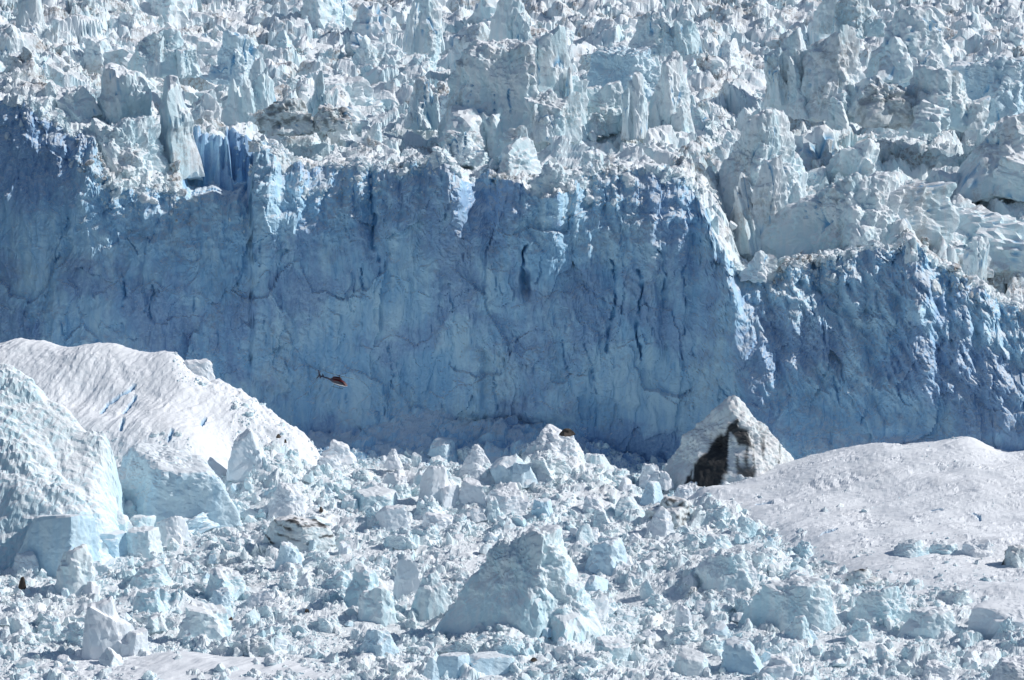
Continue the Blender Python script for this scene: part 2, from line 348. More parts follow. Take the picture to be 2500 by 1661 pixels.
    Z = Z + .9 * fbm(X / 4 + 11, Z / 5, o=3) * np.sin(T * math.pi)
    dc = D[-1]
    wall = np.stack([X, Y, Z], -1)
    # glacier surface behind the crest
    NT = 400
    t = np.linspace(0, 1, NT)[:, None]
    dd = 700 * (.30 * t + .70 * t ** 2.0)
    Yt0 = yc[None] + dd; Xt = s[None] * (hw(1455) + (hw(Yt0) - hw(1455)) * sstep(0, .25, t))
    zt = top_base(Xt, Yt0) + top_lumps(Xt, Yt0) * (.8 + .2 * sstep(0, 20, dd))
    fade = np.exp(-dd / 14)
    Yt = Yt0 + dc[None] * fade; Xt = Xt + (wall[-1, :, 0] - xc)[None] * fade
    Zt = zt + (wall[-1, :, 2] - zt[0])[None] * fade
    top = np.stack([Xt, Yt, Zt], -1); top[0] = wall[-1]
    a = link('ice_cliff', mesh_from('ice_cliff', wall.reshape(-1, 3), grid_faces(NR, NC), M['cliff'], blue=np.clip(C / 2.0, 0, .6))); tag(a, kind='structure')
    b = link('glacier', mesh_from('glacier', top.reshape(-1, 3), grid_faces(NT, NC), M['glacier'])); tag(b, kind='structure'); b.data.materials.append(M['cliff'])   # darker wall colour inside the hollow paints in its shade
    pxt = px_of(Xt, Yt)[:-1, :-1]; b.data.polygons.foreach_set('material_index', ((pxt > 450) & (pxt < 622) & ((dd[:-1] < 44) | (pxt > 556) & (dd[:-1] < 66))).astype(np.int32).ravel())
    return a, b, wall, top
CLIFF, GLACIER, WALL, TOP = build_glacier()
def glacier_f(x, y): return top_base(x, y)

# ------------------------------------------------------------------ the floating ice in front of the wall
def mel_base(x, y):
    px = px_of(x, y)
    z = np.interp(y, [1060, 1110, 1200, 1280, 1340, 1372, 1388, 1400, 1500], [0, 0, 1.5, 4, 8, 11, 8, 3, 3])
    z = z * (1 - .55 * np.exp(-((px - 1575) / 85) ** 4) * sstep(1300, 1370, y))
    z = z + np.clip(y - base_y(x) + 34, 0, 60) * .30 * np.exp(-((px - 1150) / 330) ** 4)
    z = z + 17 * np.exp(-((px - 640) / 150) ** 2 - ((y - 1340) / 24) ** 2)          # heaped rubble below the left iceberg
    z = z + 7 * np.exp(-((px - 1345) / 90) ** 2 - ((y - 1366) / 14) ** 2)
    z = z + 9 * np.exp(-((px - 1800) / 150) ** 2 - ((y - 1228) / 22) ** 2)          # heap at the foot of the right iceberg
    z = z + 7 * np.exp(-((px - 2000) / 150) ** 2 - ((y - 1195) / 18) ** 2)
    z = z + 5 * np.exp(-((px - 1230) / 170) ** 2 - ((y - 1160) / 14) ** 2)
    z = z + 3.0 * fbm(x / 45, y / 45 + 7, o=3)
    return np.maximum(z, .3)
def mel_full(x, y):
    z = mel_base(x, y)
    calm = sstep(-.3, .1, fbm(x / 38 + 3, y / 30, o=3))                               # flat slush between the piles
    wx = x + 3 * fbm(x / 9, y / 9, o=2); wy = y + 3 * fbm(x / 9 + 33, y / 9, o=2)
    f1, f2, c, ox, oy = worley(wx / 10, wy / 9, 41)
    h = RND[c, 2] ** 2 * 3.5 * (1 - sstep(.25, .62, f1)) + (ox * (RND[c, 3] - .5) + oy * (RND[c, 0] - .5)) * 2.5
    h2 = 9.5 * (billow(wx / 24, wy / 19 + 8, o=6, g=.57) - .22)
    f1, f2, c, ox, oy = worley(wx / 3.4, wy / 3.2, 57)
    h3 = RND[c, 2] ** 1.5 * 1.3 * (1 - sstep(.2, .6, f1)) + (ox * (RND[c, 3] - .5)) * 1.0
    return z + (h + h2 + h3) * (.3 + .7 * calm) + .25 * fbm(x / 2, y / 2, o=3)
def build_mel():
    NC, NR = 760, 390
    s = np.linspace(-1, 1, NC)[None]; y = np.linspace(1085, 1500, NR)[:, None]
    X = s * (TH * y * 1.015 * 1.06 + 8); Y = np.repeat(y, NC, 1)
    Z = mel_full(X, Y)
    X = X + .35 * fbm(X / 1.5, Y / 1.5, o=2)
    o = link('sea_ice', mesh_from('sea_ice', np.stack([X, Y, Z], -1).reshape(-1, 3), grid_faces(NR, NC), M['rubble']))
    o.data.materials.append(M['cliff'])                     # fallen wall ice at its foot, its darker blue putting shade into the colour
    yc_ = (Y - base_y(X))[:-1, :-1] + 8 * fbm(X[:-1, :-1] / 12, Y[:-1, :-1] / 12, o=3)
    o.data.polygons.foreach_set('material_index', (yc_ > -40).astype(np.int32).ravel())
    tag(o, kind='structure')
build_mel()
# open water sheet under everything, out to the horizon
wm = flat_mat('sea_water', (0.02, 0.05, 0.08), .15)
bm = bmesh.new()
for q in ((-9000, -4000), (9000, -4000), (9000, 9000), (-9000, 9000)): bm.verts.new((*q, -6))
bm.faces.new(bm.verts); me = bpy.data.meshes.new('sea_water'); bm.to_mesh(me); bm.free(); me.materials.append(wm)
tag(link('sea_water', me), kind='structure')

# ------------------------------------------------------------------ large icebergs modelled as shaped hills
HILLS = []
def rbf(pts, c=6.0):
    P = np.array(pts, float); A = -np.sqrt(((P[:, None, :2] - P[None, :, :2]) ** 2).sum(-1) + c * c)
    n = len(P); B = np.block([[A, np.ones((n, 1))], [np.ones((1, n)), np.zeros((1, 1))]])
    w = np.linalg.solve(B, np.append(P[:, 2], 0))
    def f(x, y):
        out = np.full(np.shape(x), w[-1])
        for (a, b, _), k in zip(P, w[:-1]): out = out - k * np.sqrt((x - a) ** 2 + (y - b) ** 2 + c * c)
        return out
    return f
def hill(name, ctrl, bounds, step, mat, detail, label, cat='iceberg', low=-3.0, jit=.22, cracks=()):
    f = rbf(ctrl); x0, x1, y0, y1 = bounds
    nx, ny = int((x1 - x0) / step[0]), int((y1 - y0) / step[1])
    X, Y = np.meshgrid(np.linspace(x0, x1, nx), np.linspace(y0, y1, ny))
    Z = f(X, Y); Z = Z + detail(X, Y, Z)
    blue = np.zeros_like(Z)
    for line in cracks:
        w_ = [hit(a, b, f) for a, b in line]
        for p, q in zip(w_[:-1], w_[1:]):
            xx, yy = X + .5 * fbm(X / 4, Y / 4, o=2), Y + .8 * fbm(X / 4 + 9, Y / 4, o=2); L2 = (q[0] - p[0]) ** 2 + (q[1] - p[1]) ** 2 + 1e-6
            t = np.clip(((xx - p[0]) * (q[0] - p[0]) + (yy - p[1]) * (q[1] - p[1])) / L2, 0, 1); dist = np.hypot(xx - p[0] - t * (q[0] - p[0]), yy - p[1] - t * (q[1] - p[1]))
            blue = np.maximum(blue, 1 - sstep(.25, .75, dist))
    Z = Z - 1.3 * blue
    e = np.minimum(np.minimum(X - x0, x1 - X), np.minimum(Y - y0, y1 - Y))
    Z = np.maximum(Z, low) * sstep(0, 4, e) + low * (1 - sstep(0, 4, e))
    X = X + jit * fbm(Y / 2, Z / 2, o=2) * sstep(0, 3, e); Y2 = Y + jit * fbm(X / 2, Z / 2 + 5, o=2) * sstep(0, 3, e)
    cx, cy = (x0 + x1) / 2, (y0 + y1) / 2; HILLS.append(np.stack([X, Y2, Z], -1).reshape(-1, 3))
    v = np.stack([X - cx, Y2 - cy, Z], -1).reshape(-1, 3)
    o = link(name, mesh_from(name, v, grid_faces(ny, nx), mat, blue=blue.ravel() * .8), loc=(cx, cy, 0)); tag(o, label, cat)
    return o, f
def W(px, py, Y): return tuple(at(px, py, Y))
def foot(px, Y, z=-2): return (x_of(px, Y), Y, z)
# left smooth iceberg
ctrl = [W(-160, 850, 1378), W(0, 846, 1376), W(120, 838, 1376), W(178, 852, 1374), W(200, 845, 1372), W(280, 838, 1372), W(350, 855, 1371), W(440, 872, 1370), W(470, 905, 1370), W(520, 925, 1369), W(600, 955, 1368), W(680, 1020, 1366), W(760, 1088, 1364),
        W(60, 930, 1352), W(200, 960, 1350), W(350, 960, 1350), W(480, 990, 1350), W(600, 1035, 1350), W(700, 1090, 1350), W(150, 1060, 1330), W(330, 1070, 1328), W(470, 1085, 1330), foot(600, 1332, 9), foot(700, 1336, 7),
        foot(820, 1362, 8), foot(840, 1345, 6), foot(820, 1325, 3), foot(-160, 1300, 14), foot(150, 1302, 8), foot(400, 1302, 2), foot(600, 1305, 1), foot(760, 1308, 1),
        foot(-160, 1408, 20), foot(100, 1406, 12), foot(300, 1404, 8), foot(500, 1400, 4), foot(700, 1394, 0), foot(820, 1385, 0)]
def det_left(X, Y, Z):
    X = X + 3 * fbm(X / 25, Y / 25, o=2); t = (X * .6 + Y * .8); u = (X * .8 - Y * .6); px = px_of(X, Y)
    ridge = 1 - 2 * np.abs(perlin(u / 9, t / 70)) + .5 * (1 - 2 * np.abs(perlin(u / 4 + 7, t / 40))) + .25 * fbm(u / 1.6, t / 14, o=2)
    m = np.clip(sstep(400, 470, px) * sstep(1352, 1364, Y) + sstep(540, 640, px) + (1 - sstep(1318, 1335, Y)) * .8 + sstep(.15, .4, fbm(X / 24 + 9, Y / 18, o=2)) * .35, 0, 1)
    return 2.6 * fbm(X / 42, Y / 32, o=2) + .75 * ridge * (1 - .7 * m) * (.25 + .9 * sstep(-.25, .35, fbm(X / 20 + 40, Y / 20, o=2))) + m * 5.0 * (billow(X / 10, Y / 9, o=5, g=.6) - .28) + .28 * fbm(u / 1.3, t / 5, o=3, g=.6) + .5 * sstep(.1, .5, fbm(X / 6, Y / 6 + 30, o=2)) * billow(X / 2.2, Y / 2.2, o=3)
HL, _ = hill('iceberg', ctrl, (x_of(-180, 1370), x_of(870, 1340), 1296, 1412), (.55, .6), M['snow'], det_left, 'huge smooth snow-covered iceberg sloping down to the right at the left edge', cracks=[[(329, 935), (306, 957), (266, 978), (248, 1011)], [(331, 968), (318, 985), (304, 1008)], [(300, 1036), (297, 1056)], [(420, 1060), (412, 1085)], [(500, 1030), (492, 1046)]])
# left crumbly iceberg in front of it
ctrl = [W(-200, 840, 1300), W(0, 882, 1298), W(60, 915, 1297), W(110, 955, 1296), W(170, 1000, 1295), W(230, 1055, 1293), W(270, 1095, 1291), W(0, 960, 1288), W(90, 1030, 1286), W(180, 1090, 1284), W(250, 1140, 1283),
        W(0, 1080, 1277), W(120, 1130, 1276), W(200, 1170, 1275), W(0, 1180, 1268), W(120, 1200, 1267), W(230, 1215, 1270), W(-200, 1000, 1284), W(-200, 1180, 1266),
        foot(310, 1290, 2), foot(310, 1275, 2), foot(290, 1262, 1), foot(-200, 1250, 2), foot(0, 1250, 1), foot(150, 1250, 1), foot(300, 1310, 0), foot(200, 1318, 0), foot(50, 1322, 0), foot(-200, 1326, 0)]
def det_rough(X, Y, Z):
    wx = X + 4 * fbm(X / 14, Y / 14, o=2)
    return 9 * (billow(wx / 30 + 2, Y / 22, o=2) - .28) + 4.5 * (billow(wx / 11, Y / 8 + Z / 30, o=5, g=.62) - .28) * (.5 + sstep(-.2, .3, fbm(X / 20, Y / 20 + 3, o=2))) + .3 * fbm(X / 3, Y / 2.5, o=2)
hill('iceberg', ctrl, (x_of(-220, 1290), x_of(340, 1280), 1246, 1330), (.5, .5), M['block'], det_rough, 'crumbly bluish-white iceberg rising at the far left in front of the smooth one', jit=.55)
# right smooth iceberg
ctrl = [W(1700, 1212, 1338), W(1780, 1190, 1345), W(1850, 1158, 1352), W(1950, 1130, 1356), W(2050, 1106, 1358), W(2140, 1083, 1360), W(2250, 1080, 1362), W(2370, 1072, 1364), W(2410, 1090, 1362), W(2450, 1110, 1360), W(2500, 1104, 1362), W(2700, 1095, 1364),
        W(1760, 1235, 1325), W(1900, 1210, 1328), W(2100, 1180, 1330), W(2300, 1170, 1330), W(2500, 1170, 1330), W(2700, 1170, 1330), W(1850, 1270, 1306), W(2000, 1270, 1300), W(2200, 1270, 1295), W(2450, 1270, 1295), W(2700, 1270, 1295),
        W(2000, 1330, 1272), W(2200, 1340, 1262), W(2400, 1340, 1262), W(2700, 1340, 1262), W(2150, 1410, 1230), W(2350, 1420, 1225), W(2500, 1420, 1225), W(2700, 1420, 1225), W(2400, 1455, 1212), W(2500, 1452, 1212),
        foot(1640, 1345, -2), foot(1720, 1312, -1), foot(1820, 1285, -1), foot(1940, 1255, -1), foot(2040, 1230, -1), foot(2150, 1212, -1), foot(2300, 1203, -1), foot(2390, 1200, -1), foot(2500, 1199, -1), foot(2700, 1198, -1),
        foot(1660, 1375, -2), foot(1850, 1390, -2), foot(2100, 1396, -2), foot(2350, 1398, -2), foot(2700, 1398, -2)]
def det_right(X, Y, Z):
    wy = Y + 3 * fbm(X / 30, Y / 20, o=2); t = (X * .95 + wy * .31); u = (X * .31 - wy * .95)
    m = sstep(.12, .4, fbm(X / 22 + 8, Y / 13, o=3))
    return 2.2 * fbm(X / 45, Y / 28, o=3) + .8 * (1 - 2 * np.abs(perlin(u / 8, t / 60))) + .65 * fbm(u / 2.8, t / 30, o=3) + m * 1.9 * (billow(X / 5, Y / 5, o=4, g=.6) - .3) + .16 * fbm(u / 1.2, t / 8, o=3, g=.6) + .7 * sstep(.1, .5, fbm(X / 5, Y / 5 + 30, o=2)) * billow(X / 2.2, Y / 2.2, o=3)
hill('iceberg', ctrl, (x_of(1625, 1340), x_of(2720, 1300), 1196, 1402), (.6, .75), M['snow'], det_right, 'broad flat iceberg with smooth grey-white snow surface filling the right side', cracks=[[(2376, 1256), (2394, 1267)], [(2040, 1300), (2003, 1312)], [(2270, 1250), (2300, 1252)], [(1850, 1234), (1875, 1230)]])

# low snow ridge across the bottom left
ctrl = [W(-120, 1640, 1128), W(60, 1628, 1130), W(200, 1615, 1132), W(330, 1604, 1134), W(420, 1592, 1136), W(540, 1600, 1136), W(680, 1610, 1134), W(800, 1625, 1132), W(920, 1652, 1128),
        W(200, 1670, 1112), W(450, 1665, 1112), W(700, 1672, 1112), foot(-120, 1100, 0), foot(200, 1098, 1), foot(500, 1098, 1), foot(800, 1098, 0), foot(1010, 1110, -2), foot(1010, 1130, -2), foot(-120, 1148, -1), foot(150, 1148, -2), foot(400, 1150, -2), foot(650, 1150, -2), foot(900, 1146, -2)]
hill('snow_ridge', ctrl, (x_of(-140, 1130), x_of(1030, 1130), 1092, 1156), (.5, .5), M['snow'], lambda X, Y, Z: .6 * fbm(X / 14, Y / 9, o=3) + .25 * fbm((X * .7 - Y * .7) / 2.5, (X * .7 + Y * .7) / 10, o=3) + (1 - sstep(200, 420, px_of(X, Y))) * 2.2 * (billow(X / 7, Y / 6, o=4, g=.6) - .3), 'low smooth snow ridge along the bottom edge at the left', 'snow ridge')

# ------------------------------------------------------------------ single blocks, placed where the photo shows them
SV = []
for k in range(13):
    r_ = np.random.default_rng(500 + k)
    SV.append(ice_chunk_mesh('serac', 10, 8 + 3 * r_.random(), 9 + 4 * r_.random(), 900 + k, M['serac'], sub=5 if k < 7 else 4, top=r_.uniform(.16, .42), sides=int(r_.integers(4, 7)), sharp=r_.uniform(16, 34), flute=.35, rough=.09, lump=.05, fine=.2, tilt=.5, apex=(r_.normal() * .14, r_.normal() * .14), multi=3, crack=.5))
rs = np.random.default_rng(21)
HERO, MARK = [], []
REF = {'tall pyramid iceberg with black dirt-stained face at the foot of the ice wall': 'the black-stained pyramid', 'large central pointed iceberg with grooved snow face among the rubble': 'the central pointed iceberg',
       'wide hump-backed iceberg with flat blue shaded front on the left': 'the hump-backed iceberg', 'tilted tabular berg with shadowed blue left face at the left': 'the tabular berg',
       'rough rounded hump in front of the tabular berg': 'the rough rounded hump', 'white slab with flat sunlit front left of the striped berg': 'the flat-fronted white slab', 'white berg crossed by black dirt bands left of centre': 'the black-banded berg',
       'dark-sided wedge with lit right side, left of centre': 'the dark-sided wedge', 'big sloping white slab in the lower left rubble': 'the big sloping slab', 'dirty-topped flat berg with dark stones on it': 'the dirty-topped flat berg',
       'snow-capped crag on the rubble bank right of the shaded hump': 'the snow-capped crag', 'square-cut ice block with shaded left side, left of centre': 'the square-cut block', 'tall two-storey block near the rubble crest': 'the two-storey block',
       'left half of the cracked pale block': 'the cracked pale block', 'smooth low white hump right of the cracked block': 'the smooth low hump', 'rounded pale dome behind the central iceberg on the right': 'the rounded pale dome',
       'sharp-pointed white crag in the rubble left of the black banded stone': 'the sharp-pointed crag', 'shadowed rounded slab right of the central iceberg': 'the shadowed slab', 'dark shaded cone just left of the central iceberg': 'the dark shaded cone',
       'broad shaded cone two steps left of the central iceberg': 'the broad shaded cone', 'bluish mound in the lower rubble left of the central iceberg': 'the lower bluish mound', 'flat blue-white slab with broken edge at the bottom centre': 'the broken-edged slab',
       'pale faceted boulder below the right foot of the central iceberg': 'the pale faceted boulder', 'slanting block with bright blue shaded side at the lower right': 'the slanting blue block', 'big smooth snow-white dome at the bottom right': 'the snow-white dome',
       'shaded bluff with crumbling top in the right-hand heap': 'the shaded bluff', 'long crumbling ice bank right of the shaded bluff': 'the long crumbling bank', 'shadowed bank at the broken edge of the right iceberg': 'the shadowed bank',
       'black banded block at the left tip of the right iceberg': 'the black banded block', 'white knobbly berg with dark stone on its crown at the rubble crest': 'the knobbly berg', 'pale slab beside the bottom right shoulder': 'the pale corner slab',
       'pale crag on the rubble crest left of the knobbly berg': 'the pale crest crag'}
def place(label, x0, x1, y0, y1, mat='block', f=mel_base, seed=None, depth=.8, name='ice_block', cat='ice block', group=None, sink=.12, sub=None, dirt=None, yaw_deg=0, Yfix=None, extra=0, warp=None, **k):
    seed = int(rs.integers(1e6)) if seed is None else seed
    px = (x0 + x1) / 2
    p = hit(px, y1, f) if Yfix is None else at(px, y1, Yfix)
    m = mpp(p[1]); w = (x1 - x0) * m * 1.04; d = w * depth
    top = k.get('top', .3); h = max((y1 - y0) * m - d * .22 * top, (y1 - y0) * m * .6) * 1.03
    hs = h * (1 + sink)
    sub = sub or (4 if w < 17 else 5 if w < 30 else 6)
    v, F = block_verts(w, d, hs, seed, sub=sub, **k)
    if warp: v = warp(v, w, d, hs)
    dv = dirt(v, w, d, hs) if dirt else None
    me = mesh_from(name, v, F, M[mat], dirt=dv, blue=block_verts.blue); loc = (p[0], p[1] + d * .36, p[2] - h * sink)
    if extra:
        o = link(name, None, loc=loc); link('body', me, o); r = np.random.default_rng(seed + 5); ax = k.get('apex', (0, 0))
        for e in range(extra):
            a = math.radians(r.uniform(-190, 10)); q = r.uniform(.28, .46); hh = hs * r.uniform(.3, .7); ww = w * r.uniform(.35, .6)
            src = SV[int(r.integers(len(SV)))]; c = link('buttress', src, o, (q * w * math.cos(a) + ax[0] * w * .3, q * d * math.sin(a), 0))
            c.scale = (ww / 10, ww / 10 * r.uniform(.7, 1.1), hh / 11); c.rotation_euler = (r.normal() * .12, r.normal() * .12, r.uniform(0, 6.28))
            c.material_slots[0].link = 'OBJECT'; c.material_slots[0].material = M[mat]
    else: o = link(name, me, loc=loc)
    o.rotation_euler = (0, 0, math.radians(yaw_deg))
    tag(o, label, cat, group); HERO.append((p[0], p[1] + d * .36, max(w, d) / 2, px, (y0 + y1) / 2))
    if label in REF: MARK.append((REF[label], px, (y0 + y1) / 2))
    return o
def stripes(angle, freq, width, wob, amt=.95):
    def g(v, w, d, h):
        q = (v[:, 2] - v[:, 0] * angle) / h * freq + wob * fbm(v[:, 0] / w * 3 + 3, v[:, 1] / d * 3, v[:, 2] / h * 3, 3)
        fr = np.abs(q - np.round(q)) * 2
        keep = sstep(-.2, .25, fbm(v[:, 0] / w * 2 + 8, v[:, 1] / w * 2, v[:, 2] / h * 4, 3))
        return amt * (1 - sstep(width * .6, width, fr)) * keep
    return g
def left_shoulder(v, w, d, h):
    z = np.clip(v[:, 2] / h, 0, 1); v[:, 0] -= w * .085 * np.sin(z * math.pi) * (v[:, 0] < .04 * w) * sstep(-.04, .2, .04 - v[:, 0] / w); return v
def dark_face(v, w, d, h):
    u = v[:, 0] / w; z = v[:, 2] / h; n = fbm(u * 9, z * 4, v[:, 1] / d * 4, 4); ns = fbm(u * 28, z * 1.6, v[:, 1] / d * 3, 4)
    a = (1 - sstep(.105, .122, np.abs(u + .205 - .12 * (z - .3)) + .04 * n + .06 * ns)) * (1 - sstep(.47, .52, z + .09 * n - 1.3 * (u + .24)))
    b = (1 - sstep(.042, .054, np.abs(u - .02 - .25 * (.72 - z)) * .9 + .025 * n)) * sstep(.56, .62, z + .04 * n) * (1 - sstep(.74, .78, z + .05 * n))
    c = (1 - sstep(.038, .052, np.abs(u - .07) + .03 * n)) * sstep(.12, .2, z) * (1 - sstep(.36, .44, z + .04 * n))
    e = sstep(.08, .35, ns) * (1 - sstep(.55, .75, z)) * sstep(-.32, -.2, u) * (1 - sstep(.2, .45, u)) * .8
    return np.clip(np.maximum.reduce([a * .97, b * .93, c * .9, e]), 0, 1)
PYR = place('tall pyramid iceberg with black dirt-stained face at the foot of the ice wall', 1618, 1985, 993, 1215, 'dirty', Yfix=1352, depth=.8, name='iceberg', cat='iceberg', seed=14, top=.06, apex=(.0, 0), sides=6, tilt=0, sharp=16, rough=.07, lump=.04, fine=.2, yaw=.35, chips=1, multi=1, dirt=dark_face, warp=left_shoulder)
place('large central pointed iceberg with grooved snow face among the rubble', 1104, 1420, 1258, 1535, 'block', depth=.75, name='iceberg', cat='iceberg', top=.13, apex=(.17, .0), tilt=.3, sharp=18, rough=.10, lump=.05, fine=.16, flute=1.0, extra=1, chips=2, yaw=4.05, multi=1, sides=5, seed=9)
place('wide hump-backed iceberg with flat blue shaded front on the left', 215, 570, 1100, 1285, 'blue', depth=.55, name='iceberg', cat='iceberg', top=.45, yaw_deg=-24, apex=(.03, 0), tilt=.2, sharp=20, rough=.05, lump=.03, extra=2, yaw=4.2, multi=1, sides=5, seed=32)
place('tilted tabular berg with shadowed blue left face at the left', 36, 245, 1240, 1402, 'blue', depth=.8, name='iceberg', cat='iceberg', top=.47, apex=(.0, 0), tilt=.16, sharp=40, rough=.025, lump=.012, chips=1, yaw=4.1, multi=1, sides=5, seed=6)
B = place
B('pale blue cut block against the right end of the tabular berg', 205, 315, 1292, 1362, 'blue', top=.42, sides=5, sharp=45, rough=.02, lump=.01, tilt=.1, depth=.7)
B('rough rounded hump in front of the tabular berg', 125, 248, 1340, 1452, top=.26, lump=.06, rough=.08)
B('small bright white boulder below the tabular berg', 28, 97, 1350, 1408, 'snow', top=.35, sharp=14)
B('blocky white berg cut off at the left edge beside the tabular berg', -45, 40, 1230, 1365, top=.44, sides=5, sharp=40, rough=.02)
B('shaded wedge behind the tabular berg', 40, 140, 1222, 1262, 'snow', top=.4, depth=.6, sharp=30)
B('white slab with flat sunlit front left of the striped berg', 382, 448, 1252, 1330, 'snow', top=.42, sides=5, sharp=45, rough=.02)
B('bluish cube leaning behind the white slab', 305, 388, 1290, 1362, top=.38, sides=5, sharp=40, rough=.02)
B('rubble-topped mound between tabular berg and shaded hump', 215, 355, 1226, 1300, top=.3, lump=.06, rough=.07)
B('white berg crossed by black dirt bands left of centre', 640, 812, 1258, 1356, 'dirty', name='iceberg', multi=1, cat='iceberg', top=.40, sides=6, sharp=22, depth=.7, tilt=.1, rough=.03, dirt=stripes(-.28, 4.2, .30, .35))
B('blue-white pillar leaning on the striped berg', 662, 742, 1315, 1398, 'blue', top=.2, sharp=30)
B('dark-sided wedge with lit right side, left of centre', 492, 612, 1385, 1468, top=.26, sharp=34, apex=(-.05, 0), yaw=4.1, multi=1, sides=5)
B('pale flat-faced pyramid right of the dark-sided wedge', 588, 678, 1436, 1486, 'snow', top=.1, sides=4, sharp=36, rough=.02)
B('big sloping white slab in the lower left rubble', 196, 318, 1455, 1615, 'snow', top=.22, sides=5, sharp=30, apex=(-.12, .1), rough=.04, lump=.03, depth=.6)
B('grooved wedge above the big sloping slab', 305, 425, 1376, 1446, top=.2, sides=6, sharp=26)
B('rounded blue-shaded boulder right of the sloping slab', 318, 402, 1428, 1510, top=.25, lump=.06)
B('leaning block with blue cleft on its top', 498, 572, 1436, 1512, 'blue', top=.15, sides=5, sharp=36, apex=(.1, 0))
B('dirty-topped flat berg with dark stones on it', 435, 562, 1472, 1560, top=.32, sides=5, sharp=26, tilt=.35)
B('snow-capped crag on the rubble bank right of the shaded hump', 640, 760, 1180, 1268, 'snow', top=.2, lump=.05, rough=.07)
B('upright plate of white ice on the bank below the left iceberg', 562, 655, 1058, 1160, 'snow', top=.22, sides=4, sharp=36, depth=.5, rough=.02, apex=(-.12, 0))
B('narrow fang of ice beside the upright plate', 532, 560, 1082, 1138, top=.08, sides=4, sharp=30)
B('round-cornered white boulder on the right flank of the left iceberg', 770, 835, 1108, 1152, 'snow', top=.34, sharp=14)
B('smooth white dome at the foot of the left iceberg', 785, 870, 1076, 1130, 'snow', top=.25, sharp=10, Yfix=1372)
B('loose block perched on the crest of the left iceberg', 432, 528, 868, 940, 'snow', Yfix=1366, top=.3, sharp=22, depth=.6, rough=.05)
B('square-cut ice block with shaded left side, left of centre', 918, 1000, 1228, 1300, 'snow', top=.44, sides=4, sharp=50, rough=.015, lump=.01, tilt=.1, seed=77)
B('stacked lower cube behind the square-cut block', 860, 965, 1190, 1255, 'block', top=.42, sides=5, sharp=36, rough=.03)
B('rounded lump at the left of the square-cut block', 828, 878, 1208, 1250, top=.35, sharp=16)
B('tall two-storey block near the rubble crest', 1022, 1098, 1124, 1244, 'snow', top=.33, sides=5, sharp=44, rough=.02, lump=.012, apex=(.08, 0))
B('left half of the cracked pale block', 1066, 1122, 1172, 1252, 'snow', top=.36, sides=4, sharp=46, rough=.015, lump=.01, tilt=.12)
B('right half of the cracked pale block', 1122, 1178, 1168, 1248, 'snow', top=.33, sides=4, sharp=46, rough=.015, lump=.01, tilt=.12)
B('flat-topped plate of ice behind the cracked block', 1120, 1185, 1128, 1180, 'snow', top=.35, sides=5, sharp=34)
B('smooth low white hump right of the cracked block', 1176, 1292, 1186, 1252, 'snow', top=.3, sides=7, sharp=18, rough=.03)
B('wrinkled white dome in front of the cracked block', 1018, 1124, 1244, 1300, 'snow', top=.3, sharp=12, lump=.04)
B('pointed pale shard in front of the smooth hump', 1178, 1228, 1212, 1272, top=.15, sides=5, sharp=32)
B('blue-sided cube above the central pointed iceberg', 1300, 1352, 1220, 1268, 'blue', top=.4, sides=4, sharp=44, rough=.015)
B('rounded pale dome behind the central iceberg on the right', 1412, 1482, 1204, 1262, 'snow', top=.3, sharp=10)
B('grey-white pyramid behind the central iceberg on the right', 1436, 1502, 1244, 1304, 'block', top=.18, sides=5, sharp=34)
B('small smooth white boulder at the right shoulder of the central iceberg', 1424, 1470, 1288, 1322, 'snow', top=.33, sharp=16)
B('sharp-pointed white crag in the rubble left of the black banded stone', 1488, 1584, 1212, 1276, 'block', top=.1, sides=5, sharp=30, apex=(-.1, 0))
B('bright slanting plate below the black banded stone', 1562, 1645, 1240, 1314, 'snow', top=.12, sides=4, sharp=34, apex=(.18, 0), depth=.5)
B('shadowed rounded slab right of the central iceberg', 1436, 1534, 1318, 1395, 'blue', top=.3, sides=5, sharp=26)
B('dark shaded cone just left of the central iceberg', 988, 1112, 1374, 1515, 'block', top=.1, sharp=18, lump=.055, rough=.06, yaw=4.2, multi=1, sides=5)
B('broad shaded cone two steps left of the central iceberg', 822, 948, 1380, 1492, 'block', top=.14, sharp=20, lump=.05, yaw=4.2, multi=1, sides=5)
B('rounded shaded rock-like block at the foot of the two cones', 866, 972, 1424, 1524, 'block', top=.28, sides=6, sharp=18, lump=.05, yaw=4.2)
B('thin upright slab between the two cones', 962, 1010, 1366, 1465, 'snow', top=.3, sides=4, sharp=30, depth=.5)
B('bluish mound in the lower rubble left of the central iceberg', 866, 972, 1528, 1616, 'blue', top=.2, sides=6, sharp=20, lump=.05)
B('snowy ridge spur at the front left foot of the central iceberg', 1080, 1170, 1468, 1530, 'snow', top=.12, sides=5, sharp=20, lump=.05)
B('small grooved peak at the front of the central iceberg', 1255, 1370, 1440, 1540, 'snow', top=.1, sides=6, sharp=20, lump=.05)
B('flat blue-white slab with broken edge at the bottom centre', 1066, 1150, 1592, 1652, 'blue', top=.44, sides=5, sharp=50, rough=.012, lump=.008, tilt=.2)
B('long thin blue-white plate at the bottom centre', 1140, 1252, 1588, 1646, 'blue', top=.46, sides=5, sharp=50, rough=.012, lump=.008, tilt=.25)
B('upright splinter left of the broken-edged slab', 1040, 1072, 1608, 1661, 'blue', top=.2, sides=4, sharp=40)
B('low rounded ice mound at the bottom left of centre', 940, 1005, 1615, 1655, 'block', top=.35, sharp=16)
B('pale faceted boulder below the right foot of the central iceberg', 1442, 1544, 1558, 1622, 'block', top=.3, sides=6, sharp=32, rough=.025)
B('small upright chip beside the pale faceted boulder', 1418, 1458, 1596, 1636, 'snow', top=.3, sharp=26)
B('rounded bluish mound at the bottom right of centre', 1300, 1365, 1616, 1655, 'block', top=.33, sharp=14)
